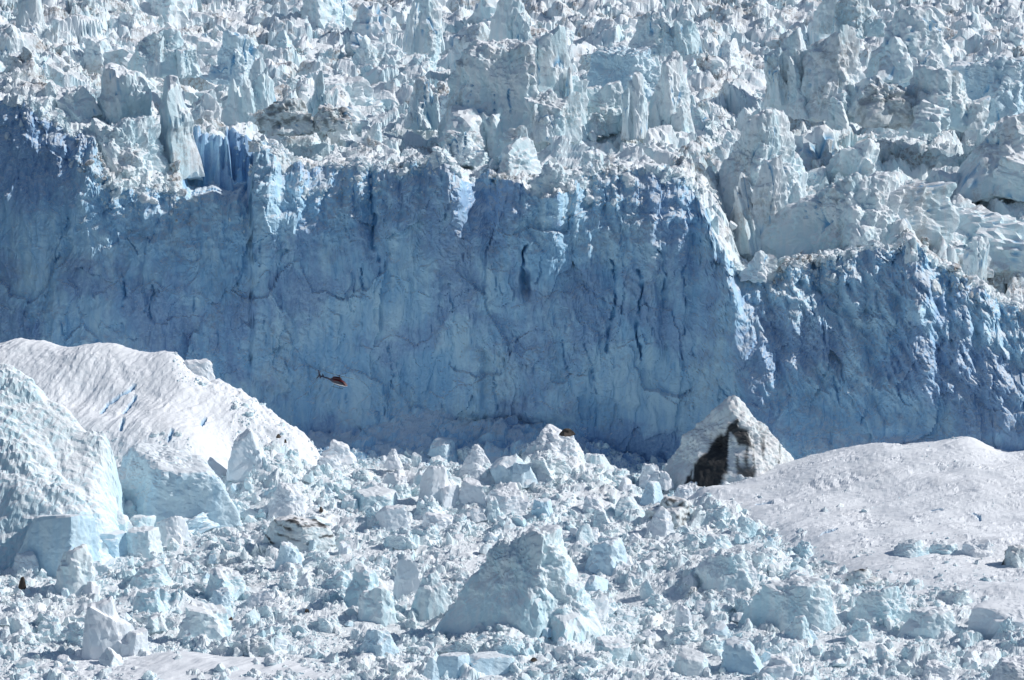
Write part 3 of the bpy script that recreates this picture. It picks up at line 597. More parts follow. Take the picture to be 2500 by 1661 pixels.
B('slanting block with bright blue shaded side at the lower right', 1756, 1868, 1556, 1640, 'blue', top=.34, sides=5, sharp=34, rough=.03, apex=(-.1, 0))
B('big smooth snow-white dome at the bottom right', 1862, 1955, 1598, 1668, 'snow', top=.25, sharp=10, rough=.04)
B('shaded bluff with crumbling top in the right-hand heap', 1712, 1852, 1328, 1442, 'block', top=.28, sides=6, sharp=18, lump=.06, rough=.06, yaw=4.3)
B('long crumbling ice bank right of the shaded bluff', 1852, 2050, 1412, 1532, 'block', top=.36, sides=7, sharp=18, lump=.06, rough=.06, depth=.5)
B('tilted grey-white plate on the shaded bluff', 1790, 1855, 1375, 1425, 'snow', top=.3, sides=5, sharp=34)
B('ice bank below the right iceberg edge', 2080, 2230, 1440, 1530, 'block', top=.36, sides=7, sharp=18, lump=.06, rough=.06, depth=.5)
B('shadowed bank at the broken edge of the right iceberg', 2230, 2345, 1475, 1560, 'block', top=.34, sides=6, sharp=20, lump=.05)
B('square-cut end of snow slab at the right edge', 2384, 2620, 1462, 1566, 'snow', name='iceberg', cat='iceberg', top=.47, sides=5, sharp=44, rough=.02, lump=.015, tilt=.05, depth=.7, yaw=.3)
B('rounded white boulder in the right-hand heap', 1765, 1805, 1435, 1472, 'snow', top=.33, sharp=14)
B('tooth-like block at the upper edge of the right-hand heap', 1792, 1850, 1255, 1312, 'block', top=.2, sides=5, sharp=32)
B('pale lumpy crag below the tooth-like block', 1715, 1790, 1300, 1345, 'block', top=.3, lump=.05)
B('wide white crag lower right of centre', 1640, 1700, 1480, 1560, 'snow', top=.25, lump=.05)
B('lone white peak left of the bright blue block', 1910, 2000, 1500, 1580, 'block', top=.1, sides=6, sharp=22, lump=.05)
B('lumpy pale crag above the bottom right corner', 2070, 2140, 1505, 1570, 'block', top=.25, lump=.06)
B('shaded snow shoulder in the bottom right corner', 2395, 2600, 1600, 1700, 'snow', top=.2, sides=6, sharp=14, depth=.8)
B('pale slab beside the bottom right shoulder', 2245, 2320, 1610, 1668, 'snow', top=.25, sides=5, sharp=24)
B('crumbled ice lump standing on the right iceberg', 2185, 2268, 1320, 1364, 'block', f=lambda x, y: np.full(np.shape(x), 6.0), top=.32, lump=.06, sink=.3)
B('second crumbled lump to the right on the right iceberg', 2268, 2346, 1322, 1360, 'block', f=lambda x, y: np.full(np.shape(x), 6.0), top=.36, lump=.06, sink=.3)
B('third crumbled lump farther right on the right iceberg', 2346, 2425, 1316, 1364, 'snow', f=lambda x, y: np.full(np.shape(x), 6.0), top=.3, lump=.06, sink=.3)
B('white block with black underside at the right edge', 2448, 2530, 1330, 1382, 'dirty', f=lambda x, y: np.full(np.shape(x), 6.0), top=.34, sides=6, sharp=26, sink=.3, dirt=lambda v, w, d, h: (1 - sstep(-.42, -.36, v[:, 0] / w + .08 * fbm(v[:, 2], v[:, 1], o=2))) * .95)
B('flat white stone-like berg with thin black stripes at the right', 2056, 2146, 1386, 1434, 'dirty', f=lambda x, y: np.full(np.shape(x), 5.0), top=.3, sides=6, sharp=22, sink=.3, dirt=stripes(.18, 3.2, .20, .3))
B('small upright block marked with black veins in the right-hand heap', 1674, 1708, 1432, 1472, 'dirty', top=.25, sides=5, dirt=stripes(2.0, 3, .3, .5))
B('black banded block at the left tip of the right iceberg', 1598, 1690, 1216, 1284, 'dirty', top=.32, sides=6, sharp=20, dirt=stripes(-.5, 5.5, .55, .5), f=mel_base)
B('white knobbly berg with dark stone on its crown at the rubble crest', 1255, 1452, 1046, 1160, 'snow', Yfix=1364, name='iceberg', cat='iceberg', top=.12, apex=(.0, 0), sides=6, sharp=14, lump=.07, rough=.08, sub=5)
B('left knob of the pair before the black-stained pyramid', 1560, 1612, 1128, 1186, 'snow', Yfix=1356, top=.25, lump=.05)
B('right knob of the pair before the black-stained pyramid', 1606, 1640, 1142, 1190, 'snow', Yfix=1354, top=.25, lump=.05)
B('white chip standing at the left tip of the right iceberg', 1645, 1700, 1184, 1222, 'snow', Yfix=1336, top=.3, sharp=24)
B('pale crag on the rubble crest left of the knobbly berg', 1130, 1200, 1086, 1140, 'snow', Yfix=1368, top=.12, lump=.05)
B('small peak on the rubble crest farther left', 935, 985, 1094, 1140, 'snow', Yfix=1370, top=.1, lump=.05)

# ------------------------------------------------------------------ towers of ice on the glacier
def S(label, x0, x1, y0, y1, Yfix=None, mat='serac', **k):
    k.setdefault('flute', .9); k.setdefault('sharp', 18); k.setdefault('rough', .09); k.setdefault('lump', .05); k.setdefault('fine', .22); k.setdefault('depth', .7); k.setdefault('extra', 4); k.setdefault('crack', 1.2); k.setdefault('multi', 3)
    g_ = (x1 - x0) * .06; x0, x1 = x0 - g_, x1 + g_
    return place(label, x0, x1, y0, y1, mat, f=glacier_f, name='ice_tower', cat='ice tower', sink=.25, Yfix=Yfix + skew((x0 + x1) / 2), **k)
S('massive fluted ice tower standing in the upper middle of the glacier', 1095, 1345, 52, 322, 1535, top=.36, sharp=24, seed=3, tilt=.15, sub=6, extra=2, yaw=3.9, multi=1, sides=6)
S('rounded right shoulder leaning on the massive fluted tower', 1285, 1432, 85, 318, 1546, top=.24, sides=6, apex=(-.1, 0), sub=5)
S('small dark-sided fin at the front of the massive tower', 1268, 1395, 215, 318, 1532, top=.08, sides=5, apex=(.0, 0), depth=.5)
S('split leaning tower with a dark slot, left slab', 255, 372, 150, 372, 1484, top=.36, sides=5, sharp=30, apex=(-.10, .05), depth=1.2, multi=1, extra=0, yaw=.1)
S('split leaning tower with a dark slot, right slab', 402, 482, 182, 388, 1480, top=.26, sides=5, sharp=30, apex=(-.42, .0), depth=1.5, multi=1, extra=0, yaw=.1)
S('big sunlit white bluff at the top left of the ice wall', 180, 405, 272, 478, 1466, top=.34, sides=7, lump=.08, rough=.11, sharp=10, depth=.5, sub=6, extra=0)
S('smooth round-topped tower in the upper left', 335, 450, 58, 160, 1610, top=.30, sides=6, sharp=12, flute=.4)
S('low white tower left of the round-topped one', 195, 275, 92, 170, 1600, top=.25, sides=5)
S('square block with flat blue shaded face in the upper left', 530, 625, 78, 178, 1600, mat='blue', top=.38, sides=5, sharp=30, flute=.5, yaw=4.4, multi=1)
S('jagged fin with dark seams left of centre', 590, 662, 138, 240, 1560, top=.1, sides=5, apex=(.05, 0))
S('pair of white fins behind the cave, left fin', 488, 540, 232, 322, 1538, top=.25, sides=5, depth=.5)
S('pair of white fins behind the cave, right fin', 545, 600, 208, 318, 1556, top=.16, sides=5, depth=.5, apex=(-.1, 0))
S('thin upright blade above the brown dirt patch', 760, 802, 165, 292, 1530, top=.15, sides=4, depth=.5)
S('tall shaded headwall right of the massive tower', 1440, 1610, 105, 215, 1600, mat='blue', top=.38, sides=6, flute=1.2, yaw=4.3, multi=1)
S('pair of slim pillars right of the massive tower, front pillar', 1532, 1580, 172, 305, 1550, top=.22, sides=5, sharp=14)
S('wide ribbed pillar right of the slim pair', 1590, 1685, 130, 310, 1560, top=.25, sides=6)
S('low broken wall joining the slim pillars', 1408, 1530, 195, 300, 1562, top=.36, sides=6, depth=.5)
S('tall white blade in the upper right', 1905, 1992, 60, 215, 1592, top=.14, sides=5, sharp=22, apex=(-.08, 0))
S('broad cracked slab beside the tall white blade', 1968, 2125, 82, 248, 1588, top=.3, sides=5, sharp=28, apex=(-.14, 0), depth=.5, sub=5, yaw=4.4, multi=1)
S('dark blue shaded wall at the upper right edge', 2320, 2560, 122, 250, 1580, mat='blue', top=.42, sides=6, depth=.5, yaw=4.3, multi=1)
S('steep shaded massif at the top right', 2150, 2330, 5, 160, 1640, top=.28, sides=7, sub=5, yaw=4.2, multi=1)
S('grey-topped fluted stub left of the dark blue wall', 2230, 2385, 165, 285, 1560, top=.34, sides=7, flute=1.4)
S('big jagged tower above the right notch of the wall', 1752, 1958, 272, 515, 1500, top=.20, sides=7, sub=6, flute=1.2, apex=(.05, 0), seed=12)
S('steep shaded blade in front of the big jagged tower', 1825, 1925, 348, 568, 1484, top=.16, sides=5, sharp=26, apex=(.04, 0), depth=.5, yaw=4.3, multi=1)
S('great sunlit white bluff above the right part of the wall', 1960, 2225, 405, 640, 1478, top=.30, sides=8, sub=6, lump=.07, rough=.1, sharp=11, flute=1.2, seed=41)
S('crumbling back wall of the right-hand hollow', 2190, 2530, 500, 640, 1500, mat='serac', top=.42, sides=7, sub=5, depth=.4, flute=1.2)
S('little knobbed pillar in the right-hand hollow', 2365, 2408, 562, 660, 1476, top=.25, sides=5, sharp=12)
S('shaded pyramid with bright crest at the right edge', 2330, 2570, 270, 440, 1535, top=.1, sides=5, sharp=24, apex=(.18, 0), sub=5, yaw=4.25, multi=1)
S('narrow pillar cut by the top edge right of centre', 1212, 1280, -40, 85, 1680, top=.3, sides=5)
S('thin spike in front of the pillar cut by the top edge', 1250, 1296, 18, 110, 1640, top=.06, sides=4)
S('dark shaded knoll near the top edge right of centre', 1555, 1640, 25, 110, 1660, top=.18, sides=6)
S('grey peak near the top edge right of centre', 1640, 1705, 22, 112, 1655, top=.14, sides=5)
S('smooth leaning slab near the top edge at the right', 2000, 2062, -20, 62, 1690, top=.25, sides=5)
S('square ice pier at the top edge at the right', 2050, 2125, -25, 65, 1680, top=.32, sides=5)
S('long pale buttress at the left edge of the glacier', -40, 75, 65, 225, 1580, top=.25, sides=6, sub=5)
S('tall ribbed buttress at the top left', 25, 122, -25, 175, 1620, top=.2, sides=6, sub=5)
S('shaded wall strip near the top edge left of centre', 1000, 1070, -30, 95, 1680, top=.3, sides=5)
S('leaning crag above the dark pit beside the massive tower', 1000, 1062, 190, 290, 1560, top=.2, sides=6)
S('lumpy white mound on the crest left of the massive tower', 1080, 1180, 300, 385, 1485, top=.3, lump=.06, flute=.3, sharp=12)
S('jumbled lit buttress spilling over the wall right of centre', 1290, 1420, 395, 500, 1456, top=.2, lump=.11, rough=.14, flute=.5, sharp=9, depth=.5, sub=5, extra=0)
S('upright block on the crest below the massive tower', 1225, 1300, 305, 390, 1490, top=.25, sides=5)
S('spike on the crest of the right-hand low wall', 2205, 2262, 578, 680, 1447, top=.15, sides=6, lump=.04, flute=.3)
S('sharp sunlit ridge fin beside the right notch', 1695, 1775, 470, 640, 1460, top=.06, sides=5, apex=(-.25, 0), flute=.5, depth=.6, lump=.08)

brown = lambda v, w, d, h: .62 * sstep(-.1, .4, fbm(v[:, 0] / 4, v[:, 1] / 4, v[:, 2] / 4 + 3, 4, g=.65))
S('brown dirt-covered mound of rubble left of the massive tower', 640, 752, 245, 312, 1500, mat='dirty', top=.3, lump=.09, rough=.12, flute=.2, sharp=9, extra=0, dirt=brown)
S('second dirt-covered mound just right of the first, near the wall crest', 765, 860, 252, 308, 1502, mat='dirty', top=.32, lump=.09, rough=.12, flute=.2, sharp=9, extra=0, dirt=brown)
S('brown-speckled mound in the upper right of the glacier', 2100, 2240, 190, 285, 1552, mat='dirty', top=.32, lump=.09, rough=.12, flute=.3, sharp=9, extra=0, dirt=lambda v, w, d, h: .6 * brown(v, w, d, h))

# unnamed towers scattered over the rest of the glacier, pieces of it
rg = np.random.default_rng(77)
n_s = 0; NT_, NC_ = TOP.shape[:2]
while n_s < 240:
    i_, j_ = int(NT_ * rg.random() ** (1.0 if n_s > 70 else 9.0)), int(rg.integers(NC_)); x, y, z = (float(q) for q in TOP[min(i_, NT_ - 1), j_])
    px = float(px_of(x, y)); d = y - float(crest_y(np.array([x]))[0])
    if not -30 < px < 2530 or d > 430 or 425 < px < 625 and d < 46 or 550 < px < 625 and d < 70: continue
    if 1800 < px and 10 < d < 60: continue
    if any((x - a) ** 2 + ((y - b) / (2.4 if y < b else 1)) ** 2 < (c * 1.0) ** 2 for a, b, c, _, _ in HERO): continue
    sc = np.clip(.5 * rg.pareto(2.2) + .42, .42, 1.9) * (1 + max(d, 0) / 700) * (.6 if d < 10 else 1)
    o = link('serac', SV[int(rg.integers(len(SV)))], parent=GLACIER, loc=(x, y + 1.5 * sc, z - 3.5 * sc))
    o.rotation_euler = (rg.normal() * .22, rg.normal() * .22, rg.uniform(0, 6.28)); o.scale = (sc * rg.uniform(.8, 1.4), sc * rg.uniform(.8, 1.3), sc * rg.uniform(.6, 1.15))
    n_s += 1

# ------------------------------------------------------------------ countable middle-sized blocks in the floating ice
BV = []
for k in range(14):
    r_ = np.random.default_rng(300 + k)
    BV.append(ice_chunk_mesh('ice_block', 1, .75 + .3 * r_.random(), .7 + .25 * r_.random(), 700 + k, M[('block', 'snow', 'blue', 'block')[k % 4]], sub=4, top=r_.uniform(.15, .42), sides=int(r_.integers(4, 7)), sharp=r_.uniform(20, 44), rough=.05, lump=.025, fine=.0, tilt=.3))
for k in range(6):                                                    # crumbly heaps, frozen together from smaller pieces
    r_ = np.random.default_rng(340 + k)
    BV.append(ice_chunk_mesh('ice_block', 1, .8 + .3 * r_.random(), .6 + .25 * r_.random(), 740 + k, M['block' if k % 3 else 'rubble'], sub=5 if k < 3 else 4, top=r_.uniform(.1, .3), sides=6, sharp=8, rough=.16, lump=.10, fine=.0, tilt=.4, multi=3))
MID = []
n_b = 0
while n_b < 250:
    px, py = rg.uniform(5, 2490), rg.uniform(1105, 1650)
    if px > 1660 and py < 1225 or px < 560 and py < 1225: continue
    if px > 1700 and py < 1225 + (px - 1700) * .36: continue
    if px > 2060 and py < 1440: continue
    if px < 300 and py < 1230: continue
    p = hit(px, py, mel_base)
    if any((p[0] - a) ** 2 + (p[1] - b) ** 2 < (c * .75) ** 2 for a, b, c, _, _ in HERO): continue
    sc = min(2.8 + 2.2 * rg.pareto(2.0), 11)
    kb = int(rg.integers(14)) if n_b >= 75 else 14 + int(rg.integers(6))
    if kb >= 14: sc = rg.uniform(5.5, 12)
    o = link('ice_block', BV[kb], loc=(p[0], p[1], p[2] - .12 * sc + .6))
    ti = .3 if kb < 14 else .1; o.rotation_euler = (rg.normal() * ti, rg.normal() * ti, rg.uniform(0, 6.28)); o.scale = (sc * rg.uniform(.8, 1.2), sc * rg.uniform(.8, 1.1), sc * rg.uniform(.75, 1.15))
    HERO.append((p[0], p[1], sc / 2, px, py)); MID.append((o, px, py, kb)); n_b += 1
def side(dx, dy):
    a = math.degrees(math.atan2(-dy, dx)) % 360
    return ('right of', 'behind right of', 'behind', 'behind left of', 'left of', 'front left of', 'in front of', 'front right of')[int((a + 22.5) // 45) % 8]
SEEN = {}
for o, px, py, kb in MID:
    nm, mx, my = min(MARK, key=lambda m: math.hypot(px - m[1], (py - m[2]) * 1.6))
    tone = 'crumbly' if kb >= 14 else ('pale', 'snow-white', 'bluish', 'pale')[kb % 4]
    SEEN.setdefault((nm, side(px - mx, (py - my) * 1.6), tone), []).append((math.hypot(px - mx, (py - my) * 1.6), o))
ORD = ['nearest', 'second nearest', 'third nearest', 'fourth nearest', 'fifth nearest', 'sixth nearest', 'seventh nearest', 'eighth nearest', 'ninth nearest', 'tenth nearest', 'eleventh nearest', 'twelfth nearest']
for (nm, sd, tone), lst in SEEN.items():
    lst.sort(key=lambda q: q[0])
    for k, (_, o) in enumerate(lst):
        tag(o, f"{tone} ice block {sd} {nm}" + (f", {ORD[k]} of {len(lst)}" if len(lst) > 1 else ''), 'ice block', 'small ice blocks in the floating ice')

# ------------------------------------------------------------------ loose rubble: crushed ice nobody could count
RC = bpy.data.collections.new('rubble_shapes')
for k in range(12):
    r_ = np.random.default_rng(40 + k)
    me = ice_chunk_mesh('rubble_piece', 1, .8, .7, 60 + k, None, sub=3 if k < 6 else 2, top=r_.uniform(.12, .4), sides=int(r_.integers(4, 7)), sharp=30, rough=.13, lump=.05, fine=0, multi=2)
    v = np.empty(len(me.vertices) * 3, np.float32); me.vertices.foreach_get('co', v); v = v.reshape(-1, 3); v[:, 2] -= .35; me.vertices.foreach_set('co', v.ravel())
    RC.objects.link(bpy.data.objects.new('rubble_piece', me))
def rubble(name, pts, scl, mat, label, cat, seed=1):
    r = np.random.default_rng(seed); n = len(pts)
    for o in RC.objects:
        if not o.data.materials: o.data.materials.append(M['rubble'])
    me = bpy.data.meshes.new(name); me.vertices.add(n); me.vertices.foreach_set('co', np.asarray(pts, np.float32).ravel())
    a = me.attributes.new('rot', 'FLOAT_VECTOR', 'POINT'); a.data.foreach_set('vector', r.uniform(0, 6.28, (n, 3)).astype(np.float32).ravel())
    s3 = scl[:, None] * r.uniform(.65, 1.25, (n, 3)); a = me.attributes.new('scl', 'FLOAT_VECTOR', 'POINT'); a.data.foreach_set('vector', s3.astype(np.float32).ravel())
    o = link(name, me); ng = bpy.data.node_groups.new(name, 'GeometryNodeTree')
    ng.interface.new_socket('Geometry', in_out='INPUT', socket_type='NodeSocketGeometry'); ng.interface.new_socket('Geometry', in_out='OUTPUT', socket_type='NodeSocketGeometry')
    N, L = ng.nodes, ng.links
    gi, go, ip, ci, sm = N.new('NodeGroupInput'), N.new('NodeGroupOutput'), N.new('GeometryNodeInstanceOnPoints'), N.new('GeometryNodeCollectionInfo'), N.new('GeometryNodeSetMaterial')
    ci.inputs['Collection'].default_value = RC; ci.inputs['Separate Children'].default_value = True; ci.inputs['Reset Children'].default_value = True
    def attr(nm):
        q = N.new('GeometryNodeInputNamedAttribute'); q.data_type = 'FLOAT_VECTOR'; q.inputs['Name'].default_value = nm; return q.outputs['Attribute']
    L.new(gi.outputs[0], ip.inputs['Points']); L.new(ci.outputs[0], ip.inputs['Instance']); ip.inputs['Pick Instance'].default_value = True
    L.new(attr('rot'), ip.inputs['Rotation']); L.new(attr('scl'), ip.inputs['Scale'])
    sm.inputs['Material'].default_value = mat
    L.new(ip.outputs[0], sm.inputs['Geometry']); L.new(sm.outputs[0], go.inputs[0])
    md = o.modifiers.new('scatter', 'NODES'); md.node_group = ng
    tag(o, label, cat, kind='stuff')
    return o
n = 72000
y = rg.uniform(1095, 1425, n); x = rg.uniform(-1, 1, n) * (TH * y * 1.015 * 1.04 + 5)
z = mel_full(x, y); sc = np.minimum(.42 + .46 * rg.pareto(2.0, n), 4.5)
dens = fbm(x / 26 + 5, y / 22, o=3)
m = (dens * 1.5 > rg.uniform(-.8, .45, n)) & ~((px_of(x, y) > 1750) & (y > 1290 - (px_of(x, y) - 1900) * .12))
pts, ssc = np.stack([x, y, z + .1 * sc], 1)[m], sc[m]
H = HILLS[0]; pxh = px_of(H[:, 0], H[:, 1]); k_ = np.flatnonzero((H[:, 2] > 3) & ((pxh > 560) | (H[:, 1] < 1330) | (pxh > 420) & (H[:, 1] > 1356)) & (fbm(H[:, 0] / 14, H[:, 1] / 14, o=2) > -.15)); k_ = rg.choice(k_, 2600)
pts = np.concatenate([pts, H[k_]]); ssc = np.concatenate([ssc, np.minimum(.4 + .4 * rg.pareto(2.2, 2600), 3)])
H = HILLS[2]; k_ = np.flatnonzero((H[:, 2] > 1) & ((fbm(H[:, 0] / 20, H[:, 1] / 12 + 4, o=3) > .22) | (H[:, 1] < 1240))); k_ = rg.choice(k_, 1100)
pts = np.concatenate([pts, H[k_]]); ssc = np.concatenate([ssc, np.minimum(.3 + .3 * rg.pareto(2.2, 1100), 2.2)])
rubble('ice_rubble', pts, ssc, M['rubble'], 'crushed white ice rubble filling the water between the bergs', 'ice rubble', 3)
n = 34000
ii = np.minimum((NT_ * rg.random(n) ** 1.25).astype(int), NT_ - 1); ii[:5000] = (14 * rg.random(5000)).astype(int)
P = TOP[ii, rg.integers(0, NC_, n)] + rg.uniform(-.6, .6, (n, 3)) * (1, 1, 0)
iw = 235 - 1 - (26 * rg.random(3500) ** 2.2).astype(int); P = np.concatenate([P, WALL[iw, rg.integers(0, NC_, 3500)]])
n = len(P); d = np.maximum(P[:, 1] - crest_y(P[:, 0]), 0)
sc = np.minimum(.6 + .6 * rg.pareto(2.1, n), 4.5) * (1 + d / 500)
m = (fbm(P[:, 0] / 30 + 5, P[:, 1] / 30, o=3) * 1.8 > rg.uniform(-.6, .7, n))
m &= ~((px_of(P[:, 0], P[:, 1]) > 445) & (px_of(P[:, 0], P[:, 1]) < 612) & (d < 40) & (d > 2))
x, y, z = P[:, 0], P[:, 1], P[:, 2]
rubble('glacier_rubble', np.stack([x, y, z + .1 * sc], 1)[m], sc[m], M['glacier_rubble'], 'broken ice rubble strewn over the glacier surface above the wall', 'ice rubble', 4)

# ------------------------------------------------------------------ dark stones lying on the ice
SM = [ice_chunk_mesh('stone', 1, .8, .7, 810 + k, M['stone'], sub=3, top=.3, sides=6, sharp=20, rough=.1, lump=.04, fine=0) for k in range(4)]
def stone(label, px, py, wpx, hpx, Y=None):
    p = hit(px, py, mel_full) if Y is None else at(px, py, Y); m_ = mpp(p[1])
    o = link('dark_stone', SM[int(rg.integers(4))], loc=(p[0], p[1] - .4, p[2] - .1)); o.scale = (wpx * m_, wpx * m_ * .8, hpx * m_ / .75); o.rotation_euler = (0, 0, rg.uniform(0, 6.28))
    tag(o, label, 'stone')
stone('dark stone on the crown of the knobbly berg', 1384, 1062, 36, 18, 1352)
stone('black stone on top of the tabular berg', 162, 1270, 13, 16, 1252)
stone('black upright slab of dirt below the tabular berg', 56, 1440, 18, 36)
stone('brown stone pair below the big flat berg, left stone', 548, 1514, 20, 12)
stone('brown stone pair below the big flat berg, right stone', 562, 1513, 14, 11)
stone('lone dark stone below the brown pair', 540, 1542, 16, 10)
stone('small dark stone left of the lone stone', 482, 1545, 12, 7)
stone('flat dark stone left of the two shaded cones', 750, 1494, 16, 9)
stone('dark stone on the crag right of the shaded hump', 784, 1248, 16, 14)
stone('brown stone on the right flank of the left iceberg', 680, 1068, 15, 10, 1330)
stone('brown stone just right of the first on the left iceberg flank', 697, 1080, 10, 10, 1330)
stone('tiny dark stone at the bottom centre', 1303, 1612, 16, 9)
stone('dark stone behind the shaded hump on the left', 488, 1146, 13, 9, 1318)
stone('dark stone near the rubble crest above the black banded block', 1345, 1252, 12, 9)
stone('dark stone on the striped flat berg at the right', 2116, 1392, 10, 8, 1240)

# ------------------------------------------------------------------ helicopter
HM = dict(red=flat_mat('red_paint', (0.075, 0.002, 0.004), .4), shaded_red=flat_mat('shaded_red_paint', (0.035, 0.002, 0.004), .35), navy=flat_mat('dark_blue_paint', (0.012, 0.016, 0.045), .35), white=flat_mat('white_paint', (0.75, 0.75, 0.75), .35),
          glass=flat_mat('cabin_glass', (0.012, 0.018, 0.028), .08), metal=flat_mat('dark_metal', (0.05, 0.05, 0.055), .45, .6), blade=flat_mat('rotor_blade', (0.16, 0.19, 0.18), .5))
def bmobj(name, bm, mat, parent, smooth=True):
    bmesh.ops.recalc_face_normals(bm, faces=bm.faces)
    me = bpy.data.meshes.new(name); bm.to_mesh(me); bm.free(); me.materials.append(mat)
    for p in me.polygons: p.use_smooth = smooth
    return link(name, me, parent)
def tube(bm, pts, r, n=8):
    rings = []
    for k, p in enumerate(pts):
        p = Vector(p); a = Vector(pts[max(k - 1, 0)]); b = Vector(pts[min(k + 1, len(pts) - 1)]); q = (b - a).to_track_quat('Z', 'Y')
        rr = r[k] if isinstance(r, (list, tuple)) else r
        rings.append([bm.verts.new(p + q @ Vector((math.cos(t * 2 * math.pi / n) * rr, math.sin(t * 2 * math.pi / n) * rr, 0))) for t in range(n)])
    for A, Bq in zip(rings[:-1], rings[1:]):
        for t in range(n): bm.faces.new((A[t], A[(t + 1) % n], Bq[(t + 1) % n], Bq[t]))
    bm.faces.new(rings[0]); bm.faces.new(rings[-1][::-1])
def prism(bm, outline, y0, y1):
    a = [bm.verts.new((x, y0, z)) for x, z in outline]; b = [bm.verts.new((x, y1, z)) for x, z in outline]; k = len(a)
    bm.faces.new(a); bm.faces.new(b[::-1])
    for t in range(k): bm.faces.new((a[t], a[(t + 1) % k], b[(t + 1) % k], b[t]))
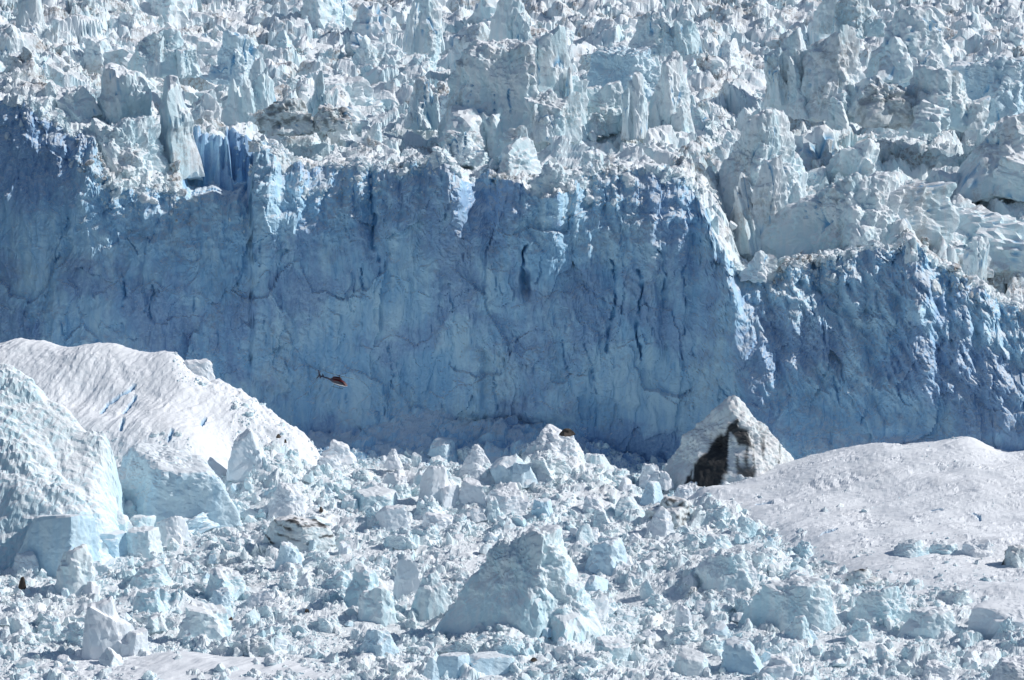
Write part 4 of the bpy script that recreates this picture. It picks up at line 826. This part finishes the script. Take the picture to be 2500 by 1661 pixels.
def helicopter():
    root = link('helicopter', None); tag(root, 'red, white and dark blue helicopter hovering in front of the shaded ice wall', 'helicopter')
    # fuselage: stations (x, bottom z, top z, half width)
    ST = [(-2.9, .55, 1.15, .22), (-2.3, .28, 1.35, .42), (-1.5, -.05, 1.55, .66), (-.6, -.25, 1.62, .82), (.4, -.32, 1.66, .88), (1.2, -.33, 1.58, .88), (1.9, -.30, 1.36, .84), (2.5, -.26, 1.05, .76), (3.0, -.20, .68, .60), (3.4, -.12, .40, .38), (3.62, .0, .2, .12)]
    NS = 28; rings = []
    for x, zb, zt, wd in ST:
        zc, hh = (zb + zt) / 2, (zt - zb) / 2; ring = []
        for t in range(NS):
            a = 2 * math.pi * t / NS; c, s = math.cos(a), math.sin(a); e = .78
            ring.append((x, wd * math.copysign(abs(c) ** e, c), zc + hh * math.copysign(abs(s) ** e, s)))
        rings.append(ring)
    bins = {}
    for i in range(len(rings) - 1):
        for t in range(NS):
            q = [rings[i][t], rings[i][(t + 1) % NS], rings[i + 1][(t + 1) % NS], rings[i + 1][t]]
            z = sum(p[2] for p in q) / 4; x = sum(p[0] for p in q) / 4; y = abs(sum(p[1] for p in q) / 4)
            key = 'belly' if z < .16 else 'fuselage'
            if .34 < z < 1.12 and -.9 < x < 2.75 and z < 1.28 - max(0, x - 1.6) * .35: key = 'window'
            if (x < -1.2 or x < 1.9 and z < .75) and z >= .16: key = 'rear_and_shaded_side'  # rear is dark blue; on the side panels the same colour paints in shade
            bins.setdefault(key, []).append(q)
    body = None
    for key, mat in (('fuselage', 'red'), ('belly', 'white'), ('window', 'glass'), ('rear_and_shaded_side', 'navy')):
        bm = bmesh.new(); cache = {}
        for q in bins.get(key, []):
            vs = [cache.setdefault(tuple(round(c, 5) for c in p), None) or cache.__setitem__(tuple(round(c, 5) for c in p), bm.verts.new(p)) or cache[tuple(round(c, 5) for c in p)] for p in q]
            if len(set(vs)) > 2:
                try: bm.faces.new(list(dict.fromkeys(vs)))
                except ValueError: pass
        if key == 'fuselage': bm.faces.new([bm.verts.new(p) for p in rings[-1]])
        bmobj(key, bm, HM[mat], root)
    bm = bmesh.new()                                                     # engine cowling
    tube(bm, [(-2.2, 0, 1.25), (-1.6, 0, 1.62), (-.4, 0, 1.85), (.6, 0, 1.9), (1.0, 0, 1.72), (1.35, 0, 1.45)], [.15, .42, .52, .5, .36, .1], 14); bmobj('engine_cowling', bm, HM['shaded_red'], root)  # darker copy of the red: the cowling's shade is in its colour
    bm = bmesh.new(); tube(bm, [(-2.6, 0, .88), (-4.6, 0, 1.0), (-7.0, 0, 1.12)], [.36, .24, .16], 14); bmobj('tail_boom', bm, HM['navy'], root)
    bm = bmesh.new(); prism(bm, [(-6.35, 1.15), (-7.0, 1.1), (-7.35, 2.95), (-7.05, 3.0)], -.05, .05); prism(bm, [(-6.5, 1.08), (-7.1, 1.05), (-7.75, -.1), (-7.45, -.15)], -.045, .045); bmobj('tail_fin', bm, HM['navy'], root, False)
    bm = bmesh.new(); prism(bm, [(-5.6, 1.0), (-6.15, 1.02), (-6.15, 1.08), (-5.6, 1.1)], -1.1, 1.1); bmobj('tailplane', bm, HM['navy'], root, False)
    for s in (-1, 1):
        bm = bmesh.new(); prism(bm, [(-5.5, .75), (-6.0, .7), (-6.3, 1.55), (-6.0, 1.6)], s * 1.1 - .03, s * 1.1 + .03); bmobj('endplate', bm, HM['navy'], root, False)
    bm = bmesh.new(); tube(bm, [(.35, 0, 1.8), (.35, 0, 2.85)], .09); bmobj('rotor_mast', bm, HM['metal'], root)
    hub = None; bm = bmesh.new(); tube(bm, [(.35, 0, 2.72), (.35, 0, 2.95)], .28, 12); tube(bm, [(-.55, 0, 2.84), (1.25, 0, 2.84)], .09); hub = bmobj('rotor_hub', bm, HM['metal'], root)
    for s in (-1, 1):
        bm = bmesh.new(); x0, x1 = .35 + s * .8, .35 + s * 5.2
        v = [bm.verts.new(p) for p in ((x0, -.14, 2.83), (x1, -.16, 2.98), (x1, .16, 2.98), (x0, .14, 2.83), (x0, -.14, 2.88), (x1, -.16, 3.02), (x1, .16, 3.02), (x0, .14, 2.88))]
        for f in ((0, 1, 2, 3), (7, 6, 5, 4), (0, 4, 5, 1), (1, 5, 6, 2), (2, 6, 7, 3), (3, 7, 4, 0)): bm.faces.new([v[k] for k in f])
        bmobj('rotor_blade', bm, HM['blade'], root, False)
    for a in (.5, .5 + math.pi):
        bm = bmesh.new(); c, s = math.cos(a), math.sin(a)
        tube(bm, [(-7.0, .22, 1.12), (-7.0 + .85 * c, .22, 1.12 + .85 * s)], .045, 6); bmobj('tail_rotor_blade', bm, HM['blade'], root)
    for s in (-1, 1):
        bm = bmesh.new(); tube(bm, [(-1.7, s * 1.05, -.98), (1.9, s * 1.05, -.98), (2.35, s * 1.05, -.9), (2.6, s * 1.05, -.7)], .07); sk = bmobj('skid', bm, HM['metal'], root)
        for x in (-.9, 1.3):
            bm = bmesh.new(); tube(bm, [(x, s * .45, -.25), (x, s * .9, -.6), (x, s * 1.05, -.98)], .05); bmobj('skid_strut', bm, HM['metal'], root)
    root.location = [float(c) for c in at(824, 937, 1392)]
    root.scale = (1.12, 1.12, 1.12)
    root.rotation_euler = (math.radians(6), math.radians(10), math.radians(-22))
    return root
helicopter()
